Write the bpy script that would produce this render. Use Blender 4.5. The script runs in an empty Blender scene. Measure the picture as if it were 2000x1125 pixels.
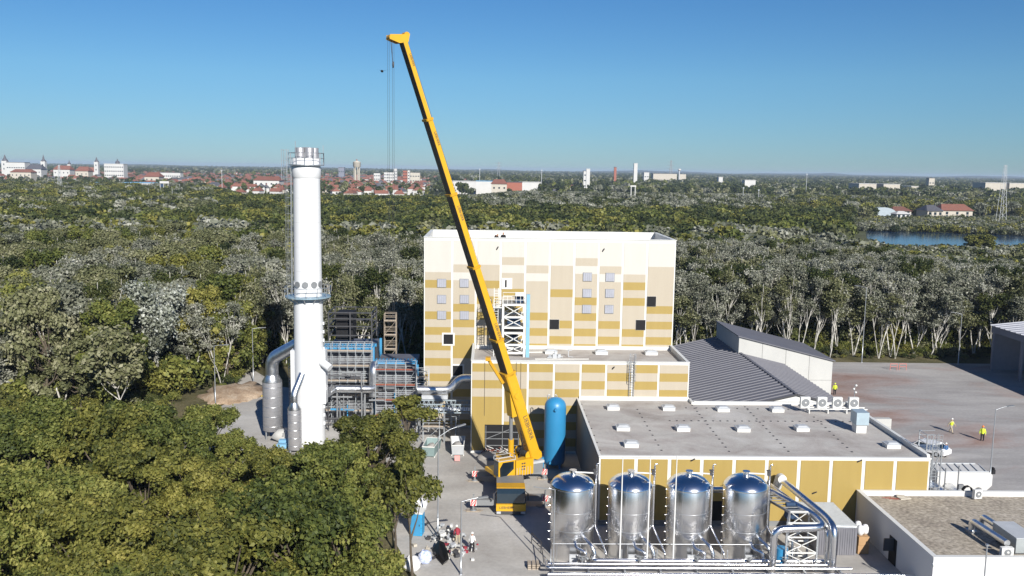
import bpy, math, random
import numpy as np
from mathutils import Vector, Matrix
rad = math.radians
S = bpy.context.scene
COL = S.collection
random.seed(7); rng = np.random.default_rng(11)

# ------------------------------------------------------------ camera, sky, sun, exposure
H = 33.0
FPX, PIT, YAW, ROL = 1779.4, rad(7.418), rad(1.465), rad(0.871)
F_ = Vector((math.sin(YAW)*math.cos(PIT), math.cos(YAW)*math.cos(PIT), -math.sin(PIT)))
R_ = Vector((math.cos(YAW), -math.sin(YAW), 0)); U_ = R_.cross(F_)
R_, U_ = R_*math.cos(ROL)+U_*math.sin(ROL), U_*math.cos(ROL)-R_*math.sin(ROL)
cam = bpy.data.cameras.new('camera'); co = bpy.data.objects.new('camera', cam); COL.objects.link(co)
cam.sensor_width = 36; cam.lens = 36*FPX/2000; cam.clip_start = 0.5; cam.clip_end = 60000
co.matrix_world = Matrix(((R_.x, U_.x, -F_.x, 0), (R_.y, U_.y, -F_.y, 0), (R_.z, U_.z, -F_.z, H), (0, 0, 0, 1)))
S.camera = co
def G(u, v, z=0.0):            # where a sight line meets the level z
    D = F_*FPX + R_*(u-1000) + U_*(562.5-v); t = (z-H)/D.z
    return Vector((D.x*t, D.y*t, z))
def A(u, v, Y):                # where it meets the upright plane y = Y
    D = F_*FPX + R_*(u-1000) + U_*(562.5-v); t = Y/D.y
    return Vector((D.x*t, Y, H+D.z*t))

SUN = Vector((3.5, -10.4, 6.0)).normalized()
W = bpy.data.worlds.new('World'); S.world = W; W.use_nodes = True
nt = W.node_tree; nt.nodes.clear()
sky = nt.nodes.new('ShaderNodeTexSky'); sky.sky_type = 'NISHITA'; sky.sun_disc = False
sky.sun_elevation = math.asin(SUN.z); sky.sun_rotation = math.atan2(SUN.x, SUN.y)
sky.altitude = 100; sky.air_density = 1.0; sky.dust_density = 0.0; sky.ozone_density = 5.0
bg = nt.nodes.new('ShaderNodeBackground'); bg.inputs[1].default_value = 0.053
wo = nt.nodes.new('ShaderNodeOutputWorld')
gm = nt.nodes.new('ShaderNodeNewGeometry'); sx = nt.nodes.new('ShaderNodeSeparateXYZ'); nt.links.new(gm.outputs['Incoming'], sx.inputs[0])
mr = nt.nodes.new('ShaderNodeMapRange'); mr.inputs['From Min'].default_value = 0.0; mr.inputs['From Max'].default_value = -.32; nt.links.new(sx.outputs['Z'], mr.inputs[0])
rp_ = nt.nodes.new('ShaderNodeValToRGB'); rp_.color_ramp.elements[0].color = (.52, .76, 1.08, 1); rp_.color_ramp.elements[1].color = (.34, .76, 1.12, 1)
em = rp_.color_ramp.elements.new(.3); em.color = (.62, .92, 1.12, 1); nt.links.new(mr.outputs[0], rp_.inputs[0])
vm_ = nt.nodes.new('ShaderNodeVectorMath'); vm_.operation = 'MULTIPLY'; nt.links.new(sky.outputs[0], vm_.inputs[0]); nt.links.new(rp_.outputs[0], vm_.inputs[1])
nt.links.new(vm_.outputs[0], bg.inputs[0]); nt.links.new(bg.outputs[0], wo.inputs[0])
sl = bpy.data.lights.new('sun', 'SUN'); sl.energy = 5.0; sl.angle = rad(0.5); sl.color = (1.0, 0.955, 0.88)
so = bpy.data.objects.new('sun', sl); COL.objects.link(so); so.rotation_euler = SUN.to_track_quat('Z', 'Y').to_euler()
so.location = (30, -40, 80)
S.view_settings.view_transform = 'Standard'; S.view_settings.look = 'None'
S.view_settings.gamma = 1; S.view_settings.exposure = 0.5; S.view_settings.use_curve_mapping = False
S.cycles.max_bounces = 5; S.cycles.diffuse_bounces = 3; S.cycles.glossy_bounces = 3
S.cycles.transparent_max_bounces = 4; S.cycles.volume_bounces = 0; S.cycles.use_denoising = True

# ------------------------------------------------------------ materials
def N(nt, t, **k):
    n = nt.nodes.new(t)
    for a, b in k.items(): setattr(n, a, b)
    return n
def mat(name, c, rough=.7, metal=0., c2=None, sc=1., amt=.5, stretch=(1, 1, 1), bump=0., bsc=None, spec=.4, detail=6, rvar=0):
    m = bpy.data.materials.new(name); m.use_nodes = True; t = m.node_tree; L = t.links.new
    p = t.nodes['Principled BSDF']; p.inputs['Base Color'].default_value = (*c, 1)
    p.inputs['Roughness'].default_value = rough; p.inputs['Metallic'].default_value = metal
    p.inputs['Specular IOR Level'].default_value = spec
    if c2 is None: c2 = tuple(x*.82 for x in c)
    tc = N(t, 'ShaderNodeTexCoord'); mp = N(t, 'ShaderNodeMapping'); mp.inputs['Scale'].default_value = stretch
    L(tc.outputs['Object'], mp.inputs['Vector'])
    nz = N(t, 'ShaderNodeTexNoise'); nz.inputs['Scale'].default_value = sc; nz.inputs['Detail'].default_value = detail
    nz.inputs['Roughness'].default_value = .62
    L(mp.outputs[0], nz.inputs['Vector'])
    cr = N(t, 'ShaderNodeValToRGB'); cr.color_ramp.elements[0].position = .5-amt*.5; cr.color_ramp.elements[1].position = .5+amt*.5
    cr.color_ramp.elements[0].color = (*c2, 1); cr.color_ramp.elements[1].color = (*c, 1)
    L(nz.outputs[0], cr.inputs[0]); L(cr.outputs[0], p.inputs['Base Color'])
    if rvar:
        mr = N(t, 'ShaderNodeMapRange'); mr.inputs['To Min'].default_value = max(.02, rough-rvar); mr.inputs['To Max'].default_value = rough+rvar
        L(nz.outputs[0], mr.inputs[0]); L(mr.outputs[0], p.inputs['Roughness'])
    if bump:
        n2 = N(t, 'ShaderNodeTexNoise'); n2.inputs['Scale'].default_value = bsc or sc*4; n2.inputs['Detail'].default_value = 4
        L(mp.outputs[0], n2.inputs['Vector'])
        b = N(t, 'ShaderNodeBump'); b.inputs['Strength'].default_value = bump; b.inputs['Distance'].default_value = .05
        L(n2.outputs[0], b.inputs['Height']); L(b.outputs[0], p.inputs['Normal'])
    return m
def leafmat(name, cols, trans=.27, rough=.6):
    """foliage: colour runs with the per-leaf tint and, a little, from tree to tree"""
    m = bpy.data.materials.new(name); m.use_nodes = True; t = m.node_tree; L = t.links.new
    p = t.nodes['Principled BSDF']; p.inputs['Roughness'].default_value = rough; p.inputs['Specular IOR Level'].default_value = .25
    at = N(t, 'ShaderNodeAttribute', attribute_name='tint'); oi = N(t, 'ShaderNodeObjectInfo')
    ma = N(t, 'ShaderNodeMath', operation='MULTIPLY_ADD'); ma.inputs[1].default_value = .46; ma.inputs[2].default_value = -.22
    L(oi.outputs['Random'], ma.inputs[0])
    ad = N(t, 'ShaderNodeMath', operation='ADD', use_clamp=True); L(ma.outputs[0], ad.inputs[0]); L(at.outputs['Fac'], ad.inputs[1])
    cr = N(t, 'ShaderNodeValToRGB'); e = cr.color_ramp.elements
    while len(e) < len(cols): e.new(.5)
    for i, c in enumerate(cols): e[i].position = i/(len(cols)-1); e[i].color = (*c, 1)
    L(ad.outputs[0], cr.inputs[0]); L(cr.outputs[0], p.inputs['Base Color'])
    tr = N(t, 'ShaderNodeBsdfTranslucent'); mx = N(t, 'ShaderNodeMixShader'); mx.inputs[0].default_value = trans
    L(cr.outputs[0], tr.inputs[0]); L(p.outputs[0], mx.inputs[1]); L(tr.outputs[0], mx.inputs[2])
    L(mx.outputs[0], t.nodes['Material Output'].inputs['Surface'])
    return m
def groundmat(name, stops, sc, stretch, fine, bump=.2, rough=.9, sc2=None, blend=.5, streak=0):
    m = bpy.data.materials.new(name); m.use_nodes = True; t = m.node_tree; L = t.links.new
    p = t.nodes['Principled BSDF']; p.inputs['Roughness'].default_value = rough; p.inputs['Specular IOR Level'].default_value = .2
    tc = N(t, 'ShaderNodeTexCoord'); mp = N(t, 'ShaderNodeMapping'); mp.inputs['Scale'].default_value = stretch
    L(tc.outputs['Object'], mp.inputs[0])
    n1 = N(t, 'ShaderNodeTexNoise'); n1.inputs['Scale'].default_value = sc; n1.inputs['Detail'].default_value = 8; n1.inputs['Roughness'].default_value = .65
    n1.inputs['Distortion'].default_value = .6
    L(mp.outputs[0], n1.inputs[0])
    n2 = N(t, 'ShaderNodeTexNoise'); n2.inputs['Scale'].default_value = fine; n2.inputs['Detail'].default_value = 5
    L(tc.outputs['Object'], n2.inputs[0])
    cr = N(t, 'ShaderNodeValToRGB'); e = cr.color_ramp.elements
    while len(e) < len(stops): e.new(.5)
    for i, (q, c) in enumerate(stops): e[i].position = q; e[i].color = (*c, 1)
    L(n1.outputs[0], cr.inputs[0])
    mr = N(t, 'ShaderNodeMapRange'); mr.inputs['From Min'].default_value = .3; mr.inputs['From Max'].default_value = .7
    mr.inputs['To Min'].default_value = 1-blend; mr.inputs['To Max'].default_value = 1+blend*.6
    L(n2.outputs[0], mr.inputs[0])
    vm = N(t, 'ShaderNodeVectorMath', operation='SCALE'); L(cr.outputs[0], vm.inputs[0]); L(mr.outputs[0], vm.inputs['Scale'])
    out = vm.outputs[0]
    if streak:      # wheel tracks and swept dirt, in two directions
        for rz, sc_ in ((.5, (.05, .22, 1)), (-.7, (.07, .25, 1))):
            m3 = N(t, 'ShaderNodeMapping'); m3.inputs['Rotation'].default_value = (0, 0, rz); m3.inputs['Scale'].default_value = sc_; L(tc.outputs['Object'], m3.inputs[0])
            n3 = N(t, 'ShaderNodeTexNoise'); n3.inputs['Scale'].default_value = 1.0; n3.inputs['Detail'].default_value = 7; n3.inputs['Distortion'].default_value = 1.2; L(m3.outputs[0], n3.inputs[0])
            r3 = N(t, 'ShaderNodeMapRange'); r3.inputs['From Min'].default_value = .42; r3.inputs['From Max'].default_value = .6; r3.inputs['To Min'].default_value = 1-streak; r3.inputs['To Max'].default_value = 1+streak*.5; L(n3.outputs[0], r3.inputs[0])
            v3 = N(t, 'ShaderNodeVectorMath', operation='SCALE'); L(out, v3.inputs[0]); L(r3.outputs[0], v3.inputs['Scale']); out = v3.outputs[0]
    L(out, p.inputs['Base Color'])
    if bump:
        b = N(t, 'ShaderNodeBump'); b.inputs['Strength'].default_value = bump; b.inputs['Distance'].default_value = .05
        L(n2.outputs[0], b.inputs['Height']); L(b.outputs[0], p.inputs['Normal'])
    return m

white = mat('white_panel', (.66, .66, .635), .5, c2=(.61, .61, .585), sc=.4)
cream = mat('cream_panel', (.535, .515, .47), .5, c2=(.48, .46, .415), sc=1.2, stretch=(1, 1, .12), amt=.7)
beige = mat('beige_panel', (.43, .38, .30), .5, c2=(.385, .335, .26), sc=1.2, stretch=(1, 1, .12), amt=.7)
gold = mat('gold_panel', (.36, .262, .082), .45, c2=(.32, .228, .068), sc=1.2, stretch=(1, 1, .12), amt=.7)
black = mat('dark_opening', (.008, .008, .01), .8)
louv = mat('louvre_grey', (.36, .37, .42), .5)
roofc = groundmat('roof_felt', [(.32, (.33, .30, .275)), (.45, (.41, .38, .355)), (.55, (.46, .44, .41)), (.7, (.52, .50, .475))], .22, (1, 1, 1), 9, .1, .85, blend=.12, streak=.05)
conc = groundmat('concrete', [(.3, (.32, .30, .275)), (.48, (.43, .41, .38)), (.62, (.48, .465, .44)), (.8, (.54, .53, .51))], .09, (1, .6, 1), 3, .1, .85, blend=.08, streak=.07)
yardm = groundmat('yard_concrete', [(.30, (.27, .18, .15)), (.40, (.34, .285, .265)), (.48, (.345, .33, .32)), (.62, (.40, .385, .37)), (.8, (.46, .445, .43))], .06, (.5, .9, 1), 2.5, .1, .85, blend=.10, streak=.08)
soil = groundmat('forest_soil', [(.35, (.06, .06, .025)), (.5, (.11, .10, .05)), (.7, (.18, .15, .085))], .2, (1, 1, 1), 4, .5, blend=.4)
farm = groundmat('far_land', [(.3, (.035, .05, .018)), (.45, (.06, .075, .03)), (.55, (.10, .10, .05)), (.68, (.16, .14, .085)), (.8, (.07, .085, .035))], .004, (.35, 1, 1), .05, 0, blend=.3)
dirt = groundmat('pale_earth', [(.3, (.22, .15, .10)), (.5, (.36, .27, .19)), (.7, (.48, .40, .31))], .5, (1, 1, 1), 5, .5, blend=.25)
gravel = groundmat('roof_gravel', [(.3, (.29, .25, .205)), (.5, (.38, .335, .27)), (.7, (.45, .40, .335))], .4, (1, 1, 1), 3.2, .5, .9, blend=.45)
yel = mat('crane_yellow', (.60, .34, .016), .38, c2=(.55, .30, .014), sc=1.2, spec=.5)
yel2 = mat('crane_yellow_old', (.54, .30, .015), .42, c2=(.44, .23, .012), sc=2)
dgrey = mat('dark_grey_steel', (.06, .06, .065), .55)
mgrey = mat('mid_grey_steel', (.24, .25, .26), .5, .2)
lgrey = mat('light_grey_paint', (.48, .50, .52), .5)
galv = mat('galvanised_steel', (.50, .52, .54), .38, .7, c2=(.38, .40, .42), sc=3)
glass = mat('dark_glass', (.02, .035, .05), .08, spec=.8)
rubber = mat('tyre_rubber', (.015, .015, .016), .85)
blue = mat('tank_blue', (.03, .22, .43), .4, c2=(.025, .19, .38), sc=.6, spec=.5)
lblue = mat('beam_blue', (.05, .26, .48), .45)
steel = mat('stainless_steel', (.86, .86, .87), .25, 1., c2=(.72, .72, .73), sc=3, stretch=(4, 4, .12), bump=.12, bsc=5, rvar=.06)
alu = mat('aluminium_cladding', (.85, .86, .87), .36, 1., c2=(.68, .69, .70), sc=2.2, stretch=(1, 1, 1), bump=.2, bsc=4, rvar=.08)
duct = mat('duct_cladding', (.58, .58, .60), .5, .7, c2=(.46, .46, .48), sc=1.6, stretch=(1, 1, 4), bump=.15, bsc=5)
chimw = mat('chimney_white', (.68, .69, .70), .4, c2=(.60, .61, .62), sc=.5, stretch=(1.5, 1.5, .15), amt=.6)
roofs = mat('grey_sheet_roof', (.145, .145, .165), .6, c2=(.12, .12, .137), sc=.25)
shedw = mat('pale_grey_wall', (.47, .47, .45), .8, c2=(.40, .40, .385), sc=.35, stretch=(1, 1, .5))
wallw = mat('white_render', (.66, .66, .66), .75, c2=(.62, .62, .62), sc=.3)
hallw = mat('hall_cladding', (.20, .21, .26), .6)
plank = mat('scaffold_plank', (.42, .36, .29), .8, c2=(.28, .23, .18), sc=1.5)
clad = mat('boiler_cladding', (.19, .19, .21), .5, .3, c2=(.12, .12, .135), sc=.6)
rust = mat('rust_red', (.30, .08, .05), .8, c2=(.18, .05, .03), sc=3)
hivis = mat('hi_vis', (.62, .75, .05), .7)
orange = mat('orange_helmet', (.85, .22, .03), .4)
navy = mat('navy_cloth', (.03, .06, .12), .9); blackc = mat('black_cloth', (.015, .015, .018), .9)
whitec = mat('white_cloth', (.78, .78, .78), .8); redc = mat('red_cloth', (.32, .04, .06), .85)
skin = mat('skin', (.48, .27, .18), .6)
khaki = mat('khaki_cloth', (.42, .36, .26), .85)
tarp = mat('black_tarp', (.012, .010, .009), .45)
bark = mat('pale_bark', (.66, .64, .59), .85, c2=(.13, .12, .10), sc=2.2, amt=.35, stretch=(1, 1, .5))
bark2 = mat('brown_bark', (.13, .105, .075), .9, c2=(.05, .04, .03), sc=3)
redroof = mat('clay_tile', (.25, .10, .068), .8, c2=(.17, .075, .055), sc=.3)
brownroof = mat('brown_tile', (.20, .085, .06), .8, c2=(.13, .06, .045), sc=.3)
greyroof = mat('grey_tile', (.10, .10, .115), .7)
stucco = mat('stucco', (.50, .46, .39), .85, c2=(.42, .385, .325), sc=.2)
whitew = mat('white_town_wall', (.56, .555, .54), .85, c2=(.48, .475, .46), sc=.1)
brickw = mat('brick_wall', (.34, .12, .08), .85)
hazyblue = mat('pale_blue_panel', (.20, .42, .62), .6)

# ------------------------------------------------------------ mesh builder
TURN = []
def turn(p):
    cx, cy, a = TURN[0] if TURN else CRT; x, y = p[0]-cx, p[1]-cy; c, q = math.cos(a), math.sin(a)
    return Vector((cx+x*c-y*q-.4, cy+x*q+y*c+.9, p[2]))
CRT = (2.5, 89.6, rad(28))
class MB:
    def __init__(s): s.v = []; s.f = []; s.m = []; s.sm = []
    def add(s, vs, fs, m=0, sm=False):
        o = len(s.v); s.v += [tuple(x) for x in vs]
        for f in fs: s.f.append(tuple(i+o for i in f)); s.m.append(m); s.sm.append(sm)
        return s
    def box(s, x0, x1, y0, y1, z0, z1, m=0):
        return s.add([(x, y, z) for z in (z0, z1) for y in (y0, y1) for x in (x0, x1)],
                     [(0, 2, 3, 1), (4, 5, 7, 6), (0, 1, 5, 4), (2, 6, 7, 3), (0, 4, 6, 2), (1, 3, 7, 5)], m)
    def cbox(s, c, d, m=0, rz=0.):
        cs, sn = math.cos(rz), math.sin(rz); vs = []
        for z in (-1, 1):
            for y in (-1, 1):
                for x in (-1, 1):
                    a, b = x*d[0]/2, y*d[1]/2; vs.append((c[0]+a*cs-b*sn, c[1]+a*sn+b*cs, c[2]+z*d[2]/2))
        return s.add(vs, [(0, 2, 3, 1), (4, 5, 7, 6), (0, 1, 5, 4), (2, 6, 7, 3), (0, 4, 6, 2), (1, 3, 7, 5)], m)
    def beam(s, p, q, w, h=None, m=0, up=(0, 0, 1), w2=None, h2=None):
        p, q = Vector(p), Vector(q); h = h or w; w2 = w2 or w; h2 = h2 or h
        d = (q-p).normalized(); u = Vector(up)
        if abs(d.dot(u)) > .98: u = Vector((0, 1, 0))
        x = d.cross(u).normalized(); y = x.cross(d); vs = []
        for b, ww, hh in ((p, w, h), (q, w2, h2)):
            for i, j in ((-1, -1), (1, -1), (1, 1), (-1, 1)): vs.append(b+x*i*ww/2+y*j*hh/2)
        return s.add(vs, [(3, 2, 1, 0), (4, 5, 6, 7), (0, 1, 5, 4), (1, 2, 6, 5), (2, 3, 7, 6), (3, 0, 4, 7)], m)
    def tube(s, pts, r, n=8, m=0, cap=True):
        pts = [Vector(p) for p in pts]; rs = r if isinstance(r, (list, tuple)) else [r]*len(pts)
        vs = []; fs = []; ref = None
        for i, p in enumerate(pts):
            a = pts[max(i-1, 0)]; b = pts[min(i+1, len(pts)-1)]; d = (b-a).normalized()
            if ref is None:
                ref = Vector((0, 0, 1)) if abs(d.z) < .9 else Vector((1, 0, 0))
            x = d.cross(ref).normalized(); y = x.cross(d).normalized(); ref = y
            for k in range(n):
                t = 2*math.pi*k/n; vs.append(p+x*math.cos(t)*rs[i]+y*math.sin(t)*rs[i])
        for i in range(len(pts)-1):
            for k in range(n):
                k2 = (k+1) % n; fs.append((i*n+k, i*n+k2, (i+1)*n+k2, (i+1)*n+k))
        s.add(vs, fs, m, n > 5)
        if cap: s.add(vs[:n], [tuple(range(n))[::-1]], m); s.add(vs[-n:], [tuple(range(n))], m)
        return s
    def pipe(s, pts, r, n=14, m=0, br=None, seg=5):
        """tube with rounded bends"""
        pts = [Vector(p) for p in pts]; br = br or r*1.6; out = [pts[0]]
        for i in range(1, len(pts)-1):
            a, b, c = pts[i-1], pts[i], pts[i+1]
            l = min(br, (b-a).length*.49, (c-b).length*.49)
            p0 = b+(a-b).normalized()*l; p1 = b+(c-b).normalized()*l
            for k in range(seg+1):
                t = k/seg; out.append(p0*(1-t)**2+b*2*t*(1-t)+p1*t*t)
        out.append(pts[-1]); return s.tube(out, r, n, m)
    def lathe(s, c, prof, n=32, m=0, sm=True):
        vs = []; fs = []
        for r, z in prof:
            for k in range(n): t = 2*math.pi*k/n; vs.append((c[0]+r*math.cos(t), c[1]+r*math.sin(t), c[2]+z))
        for i in range(len(prof)-1):
            for k in range(n): k2 = (k+1) % n; fs.append((i*n+k, i*n+k2, (i+1)*n+k2, (i+1)*n+k))
        s.add(vs, fs, m, sm)
        if prof[0][0] > .001: s.add(vs[:n], [tuple(range(n))[::-1]], m)
        if prof[-1][0] > .001: s.add(vs[-n:], [tuple(range(n))], m)
        return s
    def prism(s, poly, d, m=0):
        """polygon (list of 3D points) pushed along vector d"""
        n = len(poly); poly = [Vector(p) for p in poly]; d = Vector(d)
        vs = poly+[p+d for p in poly]
        return s.add(vs, [tuple(range(n))[::-1], tuple(range(n, 2*n))]+[(i, (i+1) % n, n+(i+1) % n, n+i) for i in range(n)], m)
    def blob(s, c, r, m=0, n=10, k=6, j=.15, seed=0):
        rr = random.Random(seed); vs = [(c[0], c[1], c[2]+r[2])]; fs = []
        for i in range(1, k):
            ph = math.pi*i/k
            for a in range(n):
                t = 2*math.pi*a/n; q = 1+rr.uniform(-j, j)
                vs.append((c[0]+r[0]*q*math.sin(ph)*math.cos(t), c[1]+r[1]*q*math.sin(ph)*math.sin(t), c[2]+r[2]*q*math.cos(ph)))
        vs.append((c[0], c[1], c[2]-r[2]))
        for a in range(n): fs.append((0, 1+a, 1+(a+1) % n))
        for i in range(k-2):
            for a in range(n): fs.append((1+i*n+a, 1+(i+1)*n+a, 1+(i+1)*n+(a+1) % n, 1+i*n+(a+1) % n))
        for a in range(n): fs.append((1+(k-2)*n+a, len(vs)-1, 1+(k-2)*n+(a+1) % n))
        return s.add(vs, fs, m, True)
    def build(s, name, mats, parent=None, local=False):
        me = bpy.data.meshes.new(name); off = Vector((0, 0, 0))
        if TURN: s.v = [tuple(turn(p)) for p in s.v]
        if parent is not None and not local: off = wloc(parent)
        me.from_pydata([(a-off.x, b-off.y, c-off.z) for a, b, c in s.v], [], s.f)
        for q in (mats if isinstance(mats, (list, tuple)) else [mats]): me.materials.append(q)
        me.polygons.foreach_set('material_index', s.m); me.polygons.foreach_set('use_smooth', s.sm)
        o = bpy.data.objects.new(name, me); COL.objects.link(o)
        if parent is not None: o.parent = parent
        return o
def wloc(o):
    v = Vector(o.location)
    while o.parent: o = o.parent; v += Vector(o.location)
    return v
def tag(o, label, cat, group=None):
    o['label'] = label; o['category'] = cat
    if group: o['group'] = group
    return o
def thing(name, loc, label, cat, group=None):
    o = bpy.data.objects.new(name, None); COL.objects.link(o); o.location = loc
    o.empty_display_size = .3
    return tag(o, label, cat, group)
def kind(o, k): o['kind'] = k; return o
def kids(o): return [c for c in KID.get(o.name, [])]
KID = {}
def index_kids():
    KID.clear()
    for o in COL.objects:
        if o.parent: KID.setdefault(o.parent.name, []).append(o)
def copy_tree(o, loc=None, rz=None, sc=None, label=None, group=None, parent=None):
    c = o.copy(); COL.objects.link(c); c.parent = parent
    for ch in kids(o): copy_tree(ch, parent=c)
    if loc is not None: c.location = loc
    if rz is not None: c.rotation_euler = (0, 0, rz)
    if sc is not None: c.scale = sc if isinstance(sc, tuple) else (sc,)*3
    if label: c['label'] = label
    if group: c['group'] = group
    return c
def text_mesh(name, cu, m):
    t = bpy.data.objects.new('text_source', cu); me = bpy.data.meshes.new_from_object(t); me.materials.clear(); me.materials.append(m)
    bpy.data.objects.remove(t); o = bpy.data.objects.new(name, me); COL.objects.link(o); return o
def sheet(name, poly, z, m):
    b = MB(); b.add([(x, y, z) for x, y in poly], [tuple(range(len(poly)))]); return b

# ------------------------------------------------------------ ground, yard, road, pond, sky haze
kind(MB().add([(-16000, -2500, 0), (16000, -2500, 0), (16000, 16000, 0), (-16000, 16000, 0)], [(0, 1, 2, 3)]).build('ground', farm), 'structure')
kind(sheet('w', [(-260, 20), (330, 20), (360, 340), (-300, 340)], .004, 0).build('woodland_floor', soil), 'structure')
kind(sheet('y', [(23.5, 100), (23.5, 157), (175, 156.6), (175, 30), (41.7, 30), (41.7, 100)], .012, 0).build('yard', yardm), 'structure')
kind(sheet('r', [(-8.2, 78), (-6.2, 72), (-3.2, 66), (-2.5, 40), (41.69, 40), (41.69, 99.99), (23.49, 99.99), (23.49, 125), (-12, 125), (-12, 104)], .008, 0).build('road', conc), 'structure')
kind(sheet('a', [(-40, 103), (-31, 92), (-12.01, 92), (-12.01, 125), (-31, 135), (-38, 146), (-44, 146), (-36, 128)], .008, 0).build('pavement', conc), 'structure')
P = [G(1690, 449), G(1850, 455), G(2000, 459), G(2150, 464), G(2150, 515), G(2000, 508), G(1850, 505), G(1700, 500)]
kind(sheet('p', [(p.x, p.y) for p in P], .06, 0).build('pond', mat('pond_water', (.012, .04, .095), .12, c2=(.01, .03, .07), sc=.05, bump=.25, bsc=.6, spec=.6)), 'structure')
# low rise along the skyline
hb = MB(); vs = []; n = 60
for i in range(n+1):
    x = -9000+18000*i/n; h = 20+9*math.sin(i*.9)+6*math.sin(i*2.3+1)+(14 if i > n*.55 else 0)
    vs += [(x, 10500, -1), (x, 11200+300*math.sin(i), h), (x, 12500, -1)]
hb.add(vs, [(3*i+k, 3*i+3+k, 3*i+4+k, 3*i+1+k) for i in range(n) for k in (0, 1)], 0, True)
kind(hb.build('hills', mat('hill_woods', (.04, .055, .03), .9, c2=(.025, .035, .02), sc=.01)), 'structure')

# ------------------------------------------------------------ the three adjoining production halls
PM = {'W': 1, 'B': 2, 'G': 3}
def facade(mb, x0, x1, y, ztop, fr, cols, band, z0=.35, gap=.13, holes=()):
    for i, c in enumerate(cols):
        a = x0+(x1-x0)*fr[i]+gap; b = x0+(x1-x0)*fr[i+1]-gap; k = 0
        while k < len(c):
            e = k
            while e < len(c) and c[e] == c[k]: e += 1
            zt = ztop-z0-k*band; zb = max(.3, ztop-z0-e*band)
            if zt-zb > .1: mb.box(a, b, y-.05, y+.01, zb, zt, PM[c[k]])
            # thin joints between cassettes of one colour
            k = e
MX0, MX1, MY, MZ = -8.16, 23.5, 113.94, 24.42
hall = thing('production_hall', ((MX0+MX1)/2, MY, 0), 'tallest cream, beige and gold panelled hall with a white parapet, behind the crane', 'building')
b = MB()
b.box(MX0, MX1, MY, 127.7, 0, 22.6)
for q in ((MX0, MX1, MY, MY+.3), (MX0, MX1, 127.4, 127.7), (MX0, MX0+.3, MY+.3, 127.4), (MX1-.3, MX1, MY+.3, 127.4)): b.box(*q, 22.6, MZ)
fr = [0, .112, .206, .304, .402, .499, .597, .694, .79, .887, 1]
cols = ['WWWWBGBBBGBGBGBGBGBGBGBG', 'WWWBWBBBGBGBGGGBBBBGBGBG', 'WWWBBGBGBGBGBBBB', 'WWBWBBGBGBGBGB', 'WWWBWBBBBGBGBG', 'WWWBBBGBBBGBGB',
        'WWBWBBBGBGBGBG', 'WWWBWBBBBBGBGB', 'WWWWBGBGBBBGBG', 'WWWBBBBBGBGBGB']
facade(b, MX0, MX1, MY, MZ, fr, cols, 1.0)
b.build('wall', [white, cream, beige, gold], hall)
b = MB()
for q in ((MX0-.06, MX1+.06, MY-.1, MY+.36), (MX0-.06, MX1+.06, 127.36, 127.78), (MX0-.06, MX0+.36, MY+.36, 127.36), (MX1-.36, MX1+.06, MY+.36, 127.36)): b.box(*q, MZ, MZ+.08)
b.build('parapet_cap', white, hall)
MB().box(MX0+.3, MX1-.3, MY+.3, 127.4, 22.6, 22.66).build('roof', roofc, hall)
def cen(u, v, Y): return A(u, v, Y)
WS = 1658/560.
for (cx, cy) in [(186, 334), (186, 427), (186, 519), (316, 334), (317, 427), (317, 520), (1028, 298), (1026, 392), (1024, 484), (1159, 300), (1157, 393), (1153, 485)]:
    p = cen(800+cx/WS, 440+cy/WS, MY)
    f = MB(); f.box(p.x-.57, p.x+.57, MY-.14, MY-.02, p.z-.55, p.z+.55)
    f = f.build('window', mgrey, hall)
    q = MB()
    for k in range(4): q.box(p.x-.52+k*.265, p.x-.52+k*.265+.245, MY-.17, MY-.1, p.z-.5, p.z+.5)
    q.build('louvre', louv, f)
for (cx, cy, w, h, fr_) in [(837, 572, 1.2, 1.25, 0), (1335, 576, 1.22, 1.3, 0), (1398, 440, 1.15, 1.3, 0), (224, 658, 1.2, 1.25, 1), (278, 840, 1.25, 1.3, 1), (562, 337, 1.3, 1.35, 0)]:
    p = cen(800+cx/WS, 440+cy/WS, MY)
    f = MB(); t = .2 if fr_ else .02
    f.box(p.x-w/2-t, p.x+w/2+t, MY-.1, MY-.03, p.z-h/2-t, p.z+h/2+t)
    f = f.build('window_opening', white, hall)
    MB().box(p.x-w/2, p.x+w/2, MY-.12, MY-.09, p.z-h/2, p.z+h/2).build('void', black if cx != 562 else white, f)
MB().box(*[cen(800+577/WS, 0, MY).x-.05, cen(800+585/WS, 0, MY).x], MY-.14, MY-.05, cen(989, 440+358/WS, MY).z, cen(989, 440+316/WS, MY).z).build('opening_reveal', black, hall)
for (cx, cy) in ((507, 132), (1119, 143)):
    p = cen(800+cx/WS, 440+cy/WS, MY); MB().beam((p.x-.1, MY-.05, p.z-.2), (p.x+.12, MY-.3, p.z+.2), .1, .12).build('floodlight', dgrey, hall)

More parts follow.
